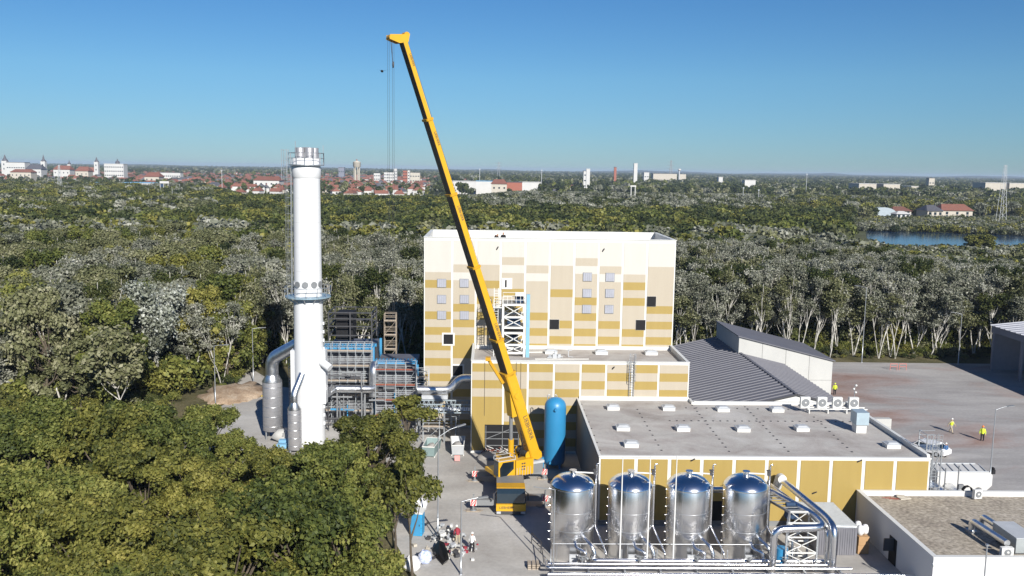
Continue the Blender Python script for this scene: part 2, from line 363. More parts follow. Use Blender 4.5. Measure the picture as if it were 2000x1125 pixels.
DX0, DX1, DY, DZ = -1.93, 23.45, 103.5, 10.99
mid = thing('process_hall', ((DX0+DX1)/2, DY, 0), 'middle-height banded gold and beige hall with grey flat roof, joined to the tall hall', 'building')
b = MB(); b.box(DX0, DX1, DY, MY-.06, 0, 10.35)
for q in ((DX0, DX1, DY, DY+.25), (DX0, DX0+.25, DY+.25, MY-.06), (DX1-.25, DX1, DY+.25, MY-.06)): b.box(*q, 10.35, DZ)
fr = [(x-355)/1260 for x in (355, 541, 682, 832, 986, 1134, 1286, 1438, 1615)]
cols = ['GBGBGGGGGGG', 'GBBGGGBGGGG', 'GBGBGBGBGBG', 'BGBGBGBGBGB', 'GBGB', 'BGBG', 'GBGB', 'BGBG']
facade(b, DX0, DX1, DY, DZ, fr, cols, .985, .3, .12)
b.build('wall', [white, cream, beige, gold], mid)
b = MB()
for q in ((DX0-.05, DX1+.05, DY-.1, DY+.3), (DX0-.05, DX0+.3, DY+.3, MY-.08), (DX1-.3, DX1+.05, DY+.3, MY-.08)): b.box(*q, DZ, DZ+.07)
b.build('parapet_cap', white, mid)
MB().box(DX0+.25, DX1-.25, DY+.25, MY-.06, 10.35, 10.42).build('roof', roofc, mid)
MB().box(DX0+.25, DX1-.3, MY-.3, MY-.055, 10.42, 10.85).build('roof_flashing', white, mid)
def skylight(parent, c, w, d, h, z):
    s = MB(); s.cbox((c.x, c.y, z+h/2), (w, d, h)); s = s.build('skylight', white, parent)
    q = MB(); q.cbox((c.x, c.y, z+h+.03), (w+.1, d+.1, .06)); q.add([(c.x-w*.46, c.y-d*.46, z+h+.06), (c.x+w*.46, c.y-d*.46, z+h+.06), (c.x+w*.46, c.y+d*.46, z+h+.06), (c.x-w*.46, c.y+d*.46, z+h+.06),
        (c.x-w*.3, c.y-d*.3, z+h+.2), (c.x+w*.3, c.y-d*.3, z+h+.2), (c.x+w*.3, c.y+d*.3, z+h+.2), (c.x-w*.3, c.y+d*.3, z+h+.2)],
        [(0, 1, 5, 4), (1, 2, 6, 5), (2, 3, 7, 6), (3, 0, 4, 7), (4, 5, 6, 7)])
    q.build('skylight_dome', lgrey, s)
for (u, v) in ((1076, 690), (1174, 691), (1271, 692)): skylight(mid, G(u, v, 10.42), 1.5, 1.2, .35, 10.42)
door = MB()
pa, pb = A(947, 829, DY), A(1014, 882, DY)
door.box(pa.x, pb.x, DY-.09, DY-.02, .05, pa.z); door = door.build('gate_opening', black, mid)
q = MB()
for z in (.9, 1.7, 2.5): q.box(pa.x, pb.x, DY-.16, DY-.10, z, z+.07)
for x in (pa.x+.1, (pa.x+pb.x)/2, pb.x-.15): q.box(x, x+.06, DY-.16, DY-.10, .05, pa.z-.1)
q.beam((pa.x+.1, DY-.13, 1.7), (pb.x-1.1, DY-.13, 2.9), .06)
q.build('gate_scaffold', galv, door)
def wall_ladder(parent, x, y, z0, z1, w=.55, cage=True):
    l = MB()
    for s in (-w/2, w/2): l.beam((x+s, y-.2, z0), (x+s, y-.2, z1), .06)
    z = z0
    while z < z1: l.beam((x-w/2, y-.2, z), (x+w/2, y-.2, z), .035); z += .3
    l = l.build('ladder', galv, parent)
    if cage:
        c = MB(); z = z0+2.0 if z1-z0 > 3.5 else z0+.4
        while z < z1+.1:
            c.tube([(x-w/2, y-.2, z), (x-w*.7, y-.6, z), (x-.2, y-.95, z), (x+.2, y-.95, z), (x+w*.7, y-.6, z), (x+w/2, y-.2, z)], .025, 4); z += .7
        for dx, dy in ((-.38, -.6), (-.2, -.95), (.2, -.95), (.38, -.6)): c.beam((x+dx, y+dy, z0+(2. if z1-z0 > 3.5 else .4)), (x+dx, y+dy, z1), .035)
        c.build('safety_cage', galv, l)
wall_ladder(mid, A(1234, 720, DY).x, DY-.05, 6.9, 12.1)
for (cx, cy) in ((577, 817), (1176, 822)):
    p = cen(800+cx/WS, 440+cy/WS, DY); MB().beam((p.x-.1, DY-.05, p.z-.2), (p.x+.12, DY-.35, p.z+.15), .1, .12).build('floodlight', dgrey, mid)
for u in (1007, 1016, 946): 
    p = A(u, 800, DY); MB().tube([(p.x, DY-.1, 10.9), (p.x, DY-.1, 4.5)], .02, 4).build('cable', dgrey, mid)

FX0, FX1, FY, FZ, FB = 10.45, 41.67, 81.83, 6.80, 101.9
low = thing('low_hall', ((FX0+FX1)/2, FY, 0), 'low gold panelled hall with wide grey flat roof and skylights, behind the silver tanks', 'building')
b = MB(); b.box(FX0, FX1, FY, FB, 0, 6.45); b.box(FX0, DX1, FB, DY-.06, 0, 6.45)
b.box(FX1-.25, FX1, FY+.2, FB, 6.45, FZ+.1); b.box(DX1, FX1-.25, FB-.25, FB, 6.45, FZ); b.box(FX0, FX0+.15, FY+.2, DY-.06, 6.45, 6.6); b.box(FX0, FX1, FY, FY+.2, 6.45, 6.6)
b.box(DX1, DX1+.25, FB, DY-.06, 6.45, FZ)
fr = [(x-1170)/648 for x in (1170, 1242, 1307, 1370, 1433, 1497, 1560, 1623, 1687, 1749, 1818)]
facade(b, FX0, FX1, FY, FZ, fr, ['G'*8]*10, .9, .4, .17)
for k in range(20):
    y = FY+.3+k*1.08; b.box(FX0-.06, FX0+.02, y, y+1.0, .3, 6.4, 4)
b.build('wall', [white, cream, beige, gold, mat('dark_cladding', (.13, .13, .14), .5)], low)
b = MB(); b.box(FX0-.05, FX1+.05, FY-.1, FY+.25, 6.6, 6.72); b.box(FX1-.3, FX1+.05, FY+.25, FB, FZ+.1, FZ+.17); b.box(DX1+.25, FX1-.3, FB-.3, FB+.05, FZ, FZ+.07); b.box(FX0-.05, FX0+.2, FY+.25, DY-.06, 6.6, 6.66)
b.build('parapet_cap', white, low)
b = MB(); b.box(FX0+.15, FX1-.25, FY+.2, FB-.25, 6.45, 6.5); b.box(FX0+.15, DX1, FB-.25, DY-.06, 6.45, 6.5)
b.build('roof', roofc, low)
MB().box(FX0+.2, DX1, DY-.3, DY-.055, 6.5, 6.95).build('roof_flashing', white, low)
for (u, v) in ((1197, 805), (1305, 806), (1411, 808), (1517, 809), (1216, 845), (1333, 846), (1450, 847), (1565, 846), (1232, 877), (1741, 879)):
    skylight(low, G(u, v-6, 6.5), 1.35, 1.15, .35, 6.5)
b = MB()   # rows of fixings along the membrane seams
for (u0, v0, u1, v1, n) in ((1352, 792, 1424, 882, 14), (1455, 795, 1540, 882, 14), (1590, 815, 1664, 883, 10), (1308, 822, 1660, 824, 26), (1340, 797, 1560, 800, 12), (1136, 790, 1172, 880, 8), (1245, 800, 1292, 880, 10)):
    a, c = G(u0, v0, 6.5), G(u1, v1, 6.5)
    for k in range(n):
        p = a.lerp(c, k/(n-1)); b.cbox((p.x, p.y, 6.53), (.17, .17, .06))
kind(b.build('roof_fixings', dgrey, low), 'stuff')
for (u, v) in ((1352, 897), (1677, 899), (1589, 961)):
    p = A(u, v, FY); MB().beam((p.x-.14, FY-.05, p.z-.15), (p.x+.14, FY-.4, p.z+.15), .1, .12).build('floodlight', dgrey, low)
# doorway in the facade hidden partly by the tanks
pa = A(1388, 996, FY); pb = A(1405, 1030, FY)
MB().box(pa.x, pb.x+1.4, FY-.09, FY-.02, .02, 2.4).build('door', black, low)
pb_ = MB(); pb_.box(FX0, FX1, FY-.12, FY-.02, 0, .5); pb_.build('plinth', mgrey, low)
# roof furniture on the low hall (each can be lifted off)
rack = thing('condenser_rack', G(1630, 803, 6.5), 'white steel rack under the row of four fan units on the low roof', 'rack')
ra, rb = G(1575, 806, 6.5), G(1690, 806, 6.5)
MB().box(ra.x, rb.x, ra.y-.35, ra.y-.25, 6.95, 7.05).build('rail', white, rack); MB().box(ra.x, rb.x, ra.y+.4, ra.y+.5, 6.95, 7.05).build('rail', white, rack)
for k in range(4):
    x = ra.x+.2+(rb.x-ra.x-.4)*k/3; q = MB(); q.box(x-.05, x+.05, ra.y-.35, ra.y+.5, 6.5, 6.95); q.build('foot', white, rack)
def fan_unit(loc, label, w=1.05, h=1.25, d=.42, group=None, rz=0):
    t = thing('condenser_unit', loc, label, 'air conditioner', group)
    b = MB(); b.box(-w/2, w/2, -d/2, d/2, 0, h); b.build('casing', white, t, True)
    q = MB(); q.lathe((0, 0, 0), [(.0, 0), (.33, 0), (.36, .03)], 20); q.v = [(x*h/1.0, -d/2-.01-z, y*h/1.0+h/2) for x, y, z in q.v]; g = q.build('fan_grille', mgrey, t, True)
    q = MB(); q.lathe((0, 0, 0), [(.0, .04), (.1, .04), (.11, .0)], 12); q.v = [(x, -d/2-.02-z, y+h/2) for x, y, z in q.v]; q.build('fan_hub', white, g, True)
    t.rotation_euler = (0, 0, rz); return t
for k, (u, l) in enumerate(((1583, 'white fan unit at the left end of the rack on the low roof'), (1616, 'second white fan unit from the left on the roof rack'), (1646, 'third white fan unit from the left on the roof rack, beside the vent mast'), (1678, 'white fan unit at the right end of the roof rack, behind the metal hood'))):
    p = G(u, 805, 7.05); fan_unit((p.x, ra.y+.07, 7.051), l, group='fan units on the low roof rack')
hd = thing('ventilation_hood', G(1682, 846, 6.5), 'boxy blue-grey metal hood on a white base near the right edge of the low roof', 'vent')
p = G(1682, 846, 6.5); MB().cbox((p.x, p.y+.6, 6.95), (1.05, 1.2, .9)).build('base', white, hd); MB().cbox((p.x, p.y+.6, 8.05), (1.3, 1.6, 1.3)).build('hood', mat('hood_metal', (.42, .52, .58), .45, .3), hd)
ma = thing('weather_mast', G(1667, 800, 6.5), 'thin pole with small sensors rising behind the fan units', 'mast')
p = G(1667, 800, 6.5); MB().tube([(p.x, p.y, 6.5), (p.x, p.y, 9.4)], .035, 6).build('pole', galv, ma)
for dz in (8.5, 8.9, 9.3): MB().blob((p.x+.12*(1 if dz != 8.9 else -1), p.y, dz), (.13, .13, .13)).build('sensor', white, ma)

# grey gabled store and the shed rising from it
st = thing('sheet_roofed_store', (36.8, 105, 0), 'low store with a broad dark grey ribbed gable roof behind the low hall', 'building')
RX, RZ_ = 36.8, 6.93; ex = 43.2; ez = RZ_-(ex-RX)*.235; wx = 24.0; wz = RZ_-(RX-wx)*.235
def ribbed(mb, x0, z0, x1, z1, y0, y1, pitch=1.15, hgt=.10):
    y = y0; vs = []; fs = []
    while y < y1-.01:
        e = min(y+pitch, y1); o = len(vs)
        for yy, dz in ((y, 0), (y+.75*(e-y), 0), (y+.8*(e-y), hgt), (y+.95*(e-y), hgt), (e, 0)): vs += [(x0, yy, z0+dz), (x1, yy, z1+dz)]
        for k in range(4): fs.append((o+2*k, o+2*k+1, o+2*k+3, o+2*k+2))
        y = e
    mb.add(vs, fs)
b = MB(); b.prism([(wx+.3, 105.15, 0), (ex-.3, 105.15, 0), (ex-.3, 105.15, ez), (RX, 105.15, RZ_-.1), (wx+.3, 105.15, wz)], (0, 37.6, 0)); b.build('wall', white, st)
b = MB(); ribbed(b, wx, wz, RX, RZ_, 105, 143.1); ribbed(b, ex, ez, RX+.02, RZ_, 105, 143.1); b.build('roof', roofs, st)
b = MB(); b.beam((RX, 104.98, RZ_+.05), (RX, 143.1, RZ_+.05), .35, .12); b.build('ridge_cap', roofs, st)
b = MB(); b.beam((RX, 104.93, RZ_), (ex, 104.93, ez), .06, .22); b.beam((wx, 104.93, wz), (RX, 104.93, RZ_), .06, .22); b.build('bargeboard', dgrey, st)
sh = thing('lean_to_shed', (43.5, 129.7, 0), 'tall pale concrete shed with single-pitch grey roof rising from the ribbed store roof', 'building')
b = MB(); b.prism([(36.5, 129.7, 0), (50.44, 129.7, 0), (50.44, 129.7, 5.9), (36.5, 129.7, 9.33)], (0, 13.2, 0)); b.build('wall', shedw, sh)
b = MB(); b.prism([(36.3, 129.4, 9.40), (50.75, 129.4, 5.86), (50.75, 129.4, 6.0), (36.3, 129.4, 9.54)], (0, 13.7, 0)); b.build('roof', roofs, sh)
b = MB()
for k in range(1, 4): x = 36.5+k*3.5; b.box(x-.03, x+.03, 129.66, 129.71, 0, 5.9+(50.44-x)*.245)
b.box(36.5, 50.44, 129.66, 129.71, 3.0, 3.05); b.build('panel_joint', mat('joint', (.33, .33, .32), .9), sh)
# open hall at the right edge
oh = thing('open_sided_hall', (86.5, 152, 0), 'large open-sided dark hall with pale sheet roof at the right edge behind the yard', 'building')
b = MB(); b.prism([(86.2, 118, 6.6), (86.2, 152, 6.6), (86.2, 152, 7.7), (86.2, 118, 7.7)], (.25, 0, 0)); b.build('fascia', hallw, oh)
b = MB(); ribbed(b, 86.0, 7.75, 112, 10.6, 117.8, 152.3, 1.5, .1); b.build('roof', mat('pale_sheet_roof', (.42, .43, .47), .5), oh)
b = MB(); b.box(86.5, 112, 151.6, 152, 0, 7.6); b.box(111.6, 112, 118, 151.6, 0, 10.2); b.build('wall', hallw, oh)
for y in (118.3, 126, 134, 143, 151.4): MB().box(86.25, 86.6, y-.2, y+.2, 0, 6.6).build('column', hallw, oh)

# white flat-roofed building with the gravel roof
WX, WY, WZ = 34.81, 66.7, 3.57
wb = thing('gravel_roofed_building', (WX+8, WY, 0), 'low white building with a beige gravel flat roof in the bottom right corner', 'building')
b = MB(); b.box(WX, 54.5, WY, FY-.14, 0, 3.1)
for q in ((WX, 54.5, WY, WY+.3), (WX, WX+.3, WY+.3, FY-.14), (54.2, 54.5, WY+.3, FY-.14), (WX+.3, 54.2, FY-.44, FY-.14)): b.box(*q, 3.1, WZ)
b.build('wall', wallw, wb)
b = MB()
for q in ((WX-.05, 54.55, WY-.06, WY+.36), (WX-.05, WX+.36, WY+.36, FY-.14), (54.14, 54.55, WY+.36, FY-.14), (WX+.36, 54.14, FY-.48, FY-.14)): b.box(*q, WZ, WZ+.07)
b.build('parapet_cap', white, wb)
MB().box(WX+.3, 54.2, WY+.3, FY-.44, 3.1, 3.16).build('roof', gravel, wb)
p0 = G(1700, 1075); MB().box(WX-.04, WX+.02, 72.9, 74.3, 0, 2.3).build('doorway', black, wb)
MB().box(WX-.9, WX-.05, 73.4, 73.5, 1.2, 2.3).build('door_leaf', dgrey, wb)
MB().blob((WX-.05, WY-.05, 3.0), (.15, .15, .15)).build('wall_lamp', white, wb)
for (x0, x1, y0, y1) in ((51.0, 51.2, 68, 81),): MB().box(x0, x1, y0, y1, 3.16, 3.26).build('cable_tray', mgrey, wb)
# dual duct unit on the gravel roof
du = thing('duct_pair', G(1905, 1020, 3.16), 'pair of silver ducts rising and bending toward the roof-top unit', 'duct')
for k, o in enumerate((0, 1.1)):
    a = G(1897+o*18, 1040-o*8, 3.16)
    c = G(1945+o*14, 1052-o*10, 3.9)
    MB().pipe([(a.x, a.y, 3.16), (a.x, a.y, 4.2), (c.x, c.y-1.6, 4.2)], .26, 14).build('duct', alu, du)
    MB().box(a.x-.35, a.x+.35, a.y-.35, a.y+.35, 3.16, 3.4).build('roof_collar', galv, du)
ah = thing('air_handling_unit', G(1968, 1075, 3.16), 'long grey rooftop air handling unit with ribbed side at the right edge', 'air conditioner')
p = G(1975, 1072, 3.16); MB().cbox((p.x+.3, p.y+.2, 4.05), (1.7, 3.4, 1.2)).build('casing', mat('unit_grey', (.45, .48, .48), .45, .4), ah); MB().cbox((p.x+.3, p.y+.2, 4.68), (1.8, 3.5, .06)).build('lid', lgrey, ah)
for dy in (-1.2, 1.2): MB().cbox((p.x+.3, p.y+dy+.2, 3.3), (1.7, .15, .28)).build('foot', mgrey, ah)
fan_unit(G(1957, 1080, 3.3)+Vector((0, -.6, 0)), 'small white fan unit below the rooftop air handling unit', .95, .75, .35)
fan_unit(G(1908, 973, 3.3), 'small white fan unit against the rear parapet of the gravel roof', .8, .85, .35, rz=.2)
rp = thing('hose_coil', G(1890, 968, 3.17), 'black coil of hose beside the fan unit at the rear of the gravel roof', 'hose')
p = G(1890, 968, 3.17); q = MB()
for k in range(4): q.tube([(p.x+.45*math.cos(t*.7), p.y+.1*k, 3.6+.45*math.sin(t*.7)) for t in range(10)], .05, 5)
q.build('coil', rubber, rp)
q = MB(); a = G(1722, 973, 3.17)
for k in range(4): q.beam((a.x+.3*k, a.y-.1*k, 3.2), (a.x+1.0+.25*k, a.y+.25-.2*k, 3.22), .04)
tag(q.build('steel_offcuts', rust), 'thin red steel offcuts lying on the gravel roof near its rear parapet', 'offcuts')
q = MB(); a = G(1765, 973, 3.2); q.cbox((a.x, a.y, 3.24), (1.1, .7, .1), rz=.2); q.cbox((a.x-.2, a.y+.2, 3.33), (.7, .5, .08), rz=-.3)
tag(q.build('insulation_boards', stucco), 'cream insulation boards stacked on the gravel roof', 'boards')

# small white kiosk and block in the yard, behind the low hall
kb = thing('concrete_block_wall', G(1730, 845), 'pale concrete block stack at the right edge of the low roof, in the yard', 'wall')
p = G(1726, 848); MB().box(p.x-1.9, p.x+.9, p.y, p.y+.8, 0, .95).build('block', shedw, kb); MB().box(p.x-1.9, p.x+.9, p.y, p.y+.8, .98, 2.0).build('block', shedw, kb)

# ------------------------------------------------------------ chimney
CX, CY = -21.1, 106.0
ch = thing('chimney', (CX, CY, 0), 'tall white round industrial chimney with a steel top and a ring platform', 'chimney')
MB().lathe((CX, CY, 0), [(1.78, 0), (1.76, 5), (1.72, 11), (1.66, 17.5), (1.60, 18.2), (1.56, 26), (1.52, 32.2)], 48).build('shaft', chimw, ch)
q = MB()
for z in (2.5, 5.4, 8.3, 11.2, 14.1, 16.6, 21, 23.8, 26.6, 29.4):
    r_ = 1.78-.0075*z if z < 18 else 1.60-.0057*(z-18); q.lathe((CX, CY, 0), [(r_-.01, z-.04), (r_+.012, z), (r_-.01, z+.04)], 48)
q.build('weld_seam', mat('seam_grey', (.55, .56, .57), .5), ch)
MB().lathe((CX, CY, 0), [(1.5, 31.6), (1.63, 31.75), (1.63, 32.9), (1.56, 33.1), (1.56, 33.9), (1.45, 33.9)], 48).build('collar', chimw, ch)
for s, w in ((-1, .32), (1, .32)):
    g = MB(); g.box(CX+s*1.78-.25, CX+s*1.78+.25, CY-.7, CY+.7, 5.2, 11.6); g = g.build('side_casing', chimw, ch)
fl = MB()
for k in range(5):
    t = k*2*math.pi/5+.3; fl.lathe((CX+.88*math.cos(t), CY+.88*math.sin(t), 33.9), [(.52, -.4), (.52, 1.15), (.50, 1.2), (.46, 1.2), (.46, .2)], 20)
fl.lathe((CX, CY, 33.9), [(.45, -.4), (.45, 1.25), (.4, 1.25)], 20)
fl.build('flue_liner', mat('flue_grey', (.38, .38, .40), .5, .5), ch)
def ring_platform(parent, z, r0, r1, rail=1.1, a0=0, a1=2*math.pi, n=26, m=None):
    d = MB(); vs = []
    for k in range(n+1):
        t = a0+(a1-a0)*k/n
        for r, dz in ((r0, 0), (r1, 0), (r1, -.12), (r0, -.12)): vs.append((CX+r*math.cos(t), CY+r*math.sin(t), z+dz))
    d.add(vs, [(4*k+a, 4*k+(a+1) % 4, 4*k+4+(a+1) % 4, 4*k+4+a) for k in range(n) for a in range(4)])
    d = d.build('platform', m or galv, parent)
    h = MB()
    for k in range(n+1):
        t = a0+(a1-a0)*k/n; x, y = CX+r1*math.cos(t), CY+r1*math.sin(t)
        if k % 2 == 0: h.beam((x, y, z), (x, y, z+rail), .05)
    for dz in (rail, rail*.55): h.tube([(CX+r1*math.cos(a0+(a1-a0)*k/n), CY+r1*math.sin(a0+(a1-a0)*k/n), z+dz) for k in range(n+1)], .03, 4)
    h.build('handrail', galv, d); return d
ring_platform(ch, 18.0, 1.62, 2.65, m=mat('platform_blue_grey', (.30, .42, .50), .5, .3)); ring_platform(ch, 33.2, 1.6, 2.0, 1.3)
for k in range(12):
    t = k*math.pi/6; MB().beam((CX+1.66*math.cos(t), CY+1.66*math.sin(t), 17.2), (CX+2.5*math.cos(t), CY+2.5*math.sin(t), 17.88), .09).build('bracket', galv, ch)
for k, t in enumerate((-2.18, -1.57, -.95, -2.75, -.38)):
    c = (CX+1.59*math.cos(t), CY+1.59*math.sin(t)); m_ = MB(); m_.tube([(c[0], c[1], 19.45), (c[0]+.12*math.cos(t), c[1]+.12*math.sin(t), 19.45)], .36, 18)
    m_ = m_.build('inspection_port', mgrey, ch)
lx, ly = CX-1.55*math.cos(.25), CY-1.55*math.sin(.25)-.2
q = MB()
for s in (-.25, .25): q.beam((lx-.25, ly+s, 18.2), (lx-.1, ly+s, 33.8), .06)
z = 18.4
while z < 33.6: q.beam((lx-.24, ly-.25, z), (lx-.24, ly+.25, z), .035); z += .35
q = q.build('ladder', galv, ch)
g = MB(); z = 19.5
while z < 34.6:
    g.tube([(lx-.2, ly-.3, z), (lx-.6, ly-.35, z), (lx-.85, ly, z), (lx-.6, ly+.35, z), (lx-.2, ly+.3, z)], .014, 4); z += .9
for dx, dy in ((-.85, 0), (-.6, -.35), (-.6, .35)): g.beam((lx+dx, ly+dy, 19.5), (lx+dx, ly+dy, 34.6), .02)
g.build('safety_cage', galv, q)
q = MB(); q.box(CX-2.6, CX-2.2, CY-.5, CY+.4, 32.3, 34.9)
g = MB()
for x in (CX-2.7, CX-2.1): 
    for y in (CY-.6, CY+.4): g.beam((x, y, 31.4), (x, y, 34.9), .05)
for z in (31.5, 32.6, 33.6, 34.8):
    for y in (CY-.6, CY+.4): g.beam((CX-2.7, y, z), (CX-2.1, y, z), .04)
    g.beam((CX-2.7, CY-.6, z), (CX-2.7, CY+.4, z), .04)
g.build('side_cage', galv, ch)
for dx, dy, h in ((-1.0, -1.1, 1.6), (1.1, -1.1, .9), (1.9, .2, 1.2)): MB().beam((CX+dx, CY+dy, 34.0), (CX+dx, CY+dy, 34.2+h), .06).build('lightning_rod', galv, ch)
q = MB()
for z in range(4, 17): q.cbox((CX+1.8, CY-.3, z*1.0-1.2), (.18, .2, .35))
q.build('weld_lug', chimw, ch)
MB().tube([(CX+1.5, CY-.8, 10.4), (CX+2.7, CY-1.4, 9.7)], .45, 18).build('side_nozzle', chimw, ch)

# flue gas vessels with bent ducts
def vessel(loc, r, z0, z1, pts, dr, label, n=30):
    t = thing('flue_silencer', loc, label, 'vessel')
    b = MB(); b.lathe((loc[0], loc[1], 0), [(r*.96, z0), (r, z0+.02), (r, z1)], n)
    b = b.build('shell', duct, t)
    s = MB()
    for k in range(5): z = z0+(z1-z0)*(k+.5)/5; s.lathe((loc[0], loc[1], 0), [(r+.005, z-.03), (r+.025, z), (r+.005, z+.03)], n)
    s.build('seam_band', alu, b)
    MB().lathe((loc[0], loc[1], 0), [(r+.01, z1), (r+.03, z1+.05), (dr+.02, z1+.75), (dr, z1+.9)], n).build('cone', alu, t)
    MB().pipe([(loc[0], loc[1], z1+.85)]+pts, dr, 22, br=dr*2.2, seg=6).build('duct', alu, t)
    q = MB()
    for k in range(4):
        a = k*math.pi/2+.78; q.beam((loc[0]+r*.8*math.cos(a), loc[1]+r*.8*math.sin(a), 0), (loc[0]+r*.8*math.cos(a), loc[1]+r*.8*math.sin(a), z0+.05), .16)
    q.build('support_leg', mgrey, t)
vessel((-26.1, 108.6, 0), 1.17, 1.1, 7.1, [(-26.1, 108.6, 9.9), (CX-1.5, 107.4, 12.0)], .78, 'large silver vessel left of the chimney with a duct bending into it')
vessel((-22.3, 103.2, 0), .78, .4, 5.1, [(-22.3, 103.2, 6.9), (-21.6, 104.5, 9.0)], .42, 'slim silver vessel standing in front of the chimney base')
q = MB(); q.blob((-24.3, 107.6, .6), (1.5, 1.2, .9), 0, 12, 6, .35, 3); q.blob((-23.6, 106.9, .5), (1.2, 1.0, .7), 0, 12, 6, .35, 4)
tag(q.build('sand_heap', shedw), 'pale heap of sand under the large silver vessel', 'sand heap')

# ------------------------------------------------------------ boiler houses with scaffolding
ba = thing('boiler_house', (-18, 116, 0), 'grey clad boiler house with blue roof beams right behind the chimney', 'building')
MB().box(-21, -14.9, 116, 124, 0, 9.6).build('wall', clad, ba)
q = MB()
for z in (2.0, 4.2, 6.4, 8.2): q.box(-21.02, -14.88, 115.9, 115.99, z, z+.18)
q.build('cladding_rail', galv, ba)
q = MB()
for y in (115.5, 117.6): q.box(-21.3, -14.6, y, y+.35, 9.75, 10.1)
for k in range(17): q.box(-21+k*.38, -20.82+k*.38, 115.3, 116.8, 10.1, 10.3)
q.build('roof_beam', lblue, ba)
q = MB()
for x in (-14.75,):
    for y in (115.6, 123.6): q.box(x-.15, x+.15, y-.15, y+.15, 0, 9.75)
q.build('steel_column', lblue, ba)
bb = thing('boiler_annex', (-11.6, 114, 0), 'lower grey clad boiler annex with blue roof edge, between boiler house and tall hall', 'building')
MB().box(-14.3, -9.2, 114, 121, 0, 8.1).build('wall', clad, bb)
q = MB(); q.box(-14.5, -9.0, 113.6, 115.0, 8.25, 8.5)
for k in range(12): q.box(-14.4+k*.45, -14.2+k*.45, 113.7, 115.4, 8.5, 8.65)
q.build('roof_beam', lblue, bb)
q = MB(); q.box(-9.1, -8.8, 113.5, 113.8, 0, 8.25); q.build('steel_column', lblue, bb)
q = MB()
for z in (1.5, 3.2, 4.9, 6.6): q.box(-14.32, -9.18, 113.9, 113.99, z, z+.18)
q.build('cladding_rail', galv, bb)
fr_ = thing('roof_framework', (-18.2, 119, 0), 'dark open steel frame standing above the boiler house roof', 'steel frame')
q = MB()
for x in (-20.8, -18.0, -15.2):
    for y in (117.5, 122.5): q.beam((x, y, 10.3), (x, y, 14.3), .16)
q.build('post', dgrey, fr_)
q = MB()
for z in (11.2, 12.4, 13.4, 14.2):
    for y in (117.5, 122.5): q.beam((-20.9, y, z), (-15.1, y, z), .14)
    for x in (-20.8, -15.2): q.beam((x, 117.5, z), (x, 122.5, z), .14)
q.build('beam', dgrey, fr_)
MB().box(-20.0, -17.8, 118.5, 121.5, 10.4, 14.0).build('shaft_casing', black, fr_)
tubem = mat('scaffold_tube', (.42, .45, .47), .45, .2)
def scaffold(loc, nx, nz, bw, bh, label, ny=1, depth=1.1, m=tubem, deck=plank, skip=(), toe=None):
    t = thing('scaffold', loc, label, 'scaffolding', 'scaffolding around the boiler plant')
    for i in range(nx+1):
        q = MB()
        for j in range(ny+1): q.tube([(i*bw, j*depth, 0), (i*bw, j*depth, nz*bh+1.0)], .045, 5)
        q.build('standard', m, t, True)
    for k in range(1, nz+1):
        z = k*bh
        if k not in skip:
            q = MB(); q.box(0, nx*bw, .12, depth*ny-.12, z-.03, z+.03); q.build('deck', deck, t, True)
        q = MB()
        for dz in (.55, 1.05):
            q.tube([(0, 0, z+dz-.02), (nx*bw, 0, z+dz-.02)], .036, 5); q.tube([(0, ny*depth, z+dz-.02), (nx*bw, ny*depth, z+dz-.02)], .036, 5)
        q.tube([(0, 0, z-.1), (nx*bw, 0, z-.1)], .03, 5)
        q.box(0, nx*bw, -.03, .0, z, z+.16, 1)
        q.build('guard_rail', [m, toe or deck], t, True)
    q = MB()
    for k in range(0, nz, 1):
        i = k % nx; q.tube([(i*bw, -.05, k*bh), ((i+1)*bw, -.05, (k+1)*bh)], .028, 5)
    q.build('brace', m, t, True)
    return t
scaffold((-21.0, 114.3, 0), 6, 5, 1.03, 1.95, 'tall scaffolding with plank decks on the front of the boiler house, right of the chimney')
scaffold((-14.1, 112.3, 0), 4, 4, 1.25, 1.95, 'scaffolding with red toe boards on the front of the boiler annex', toe=rust)
t = scaffold((-8.9, 111.6, 0), 1, 4, 1.5, 1.75, 'narrow scaffolding tower against the left corner of the tall hall', m=lgrey)
t = scaffold((-14.4, 124.5, 0), 1, 6, 1.6, 2.0, 'slim scaffold stair tower standing behind the boiler annex', m=plank)
t = scaffold((-24.6, 111.0, 0), 1, 4, 2.6, 2.1, 'dark scaffolding tower between the large vessel and the chimney', m=galv)
scaffold((-7.8, 107.4, 0), 2, 1, 2.0, 1.9, 'low scaffolding under the pipe bridge')
t = thing('plant_pipework', (-19, 112, 0), 'dark tangle of plant pipes and beams at the foot of the boiler house', 'pipework')
rq = random.Random(8)
for nm, m_ in (('dark_pipe', dgrey), ('grey_pipe', mgrey), ('blue_beam', lblue)):
    q = MB()
    for k in range(16 if m_ is not lblue else 4):
        x, z, y_ = rq.uniform(-24, -9), rq.uniform(.4, 7.5), rq.uniform(111.0, 113.6); l = rq.uniform(1.5, 4.5)
        if rq.random() < .5: q.tube([(x, y_, z), (min(x+l, -9.2), y_, z)], rq.uniform(.06, .16), 8)
        else: q.tube([(x, y_, 0), (x, y_, z)], rq.uniform(.06, .14), 8)
    q.build(nm, m_, t)
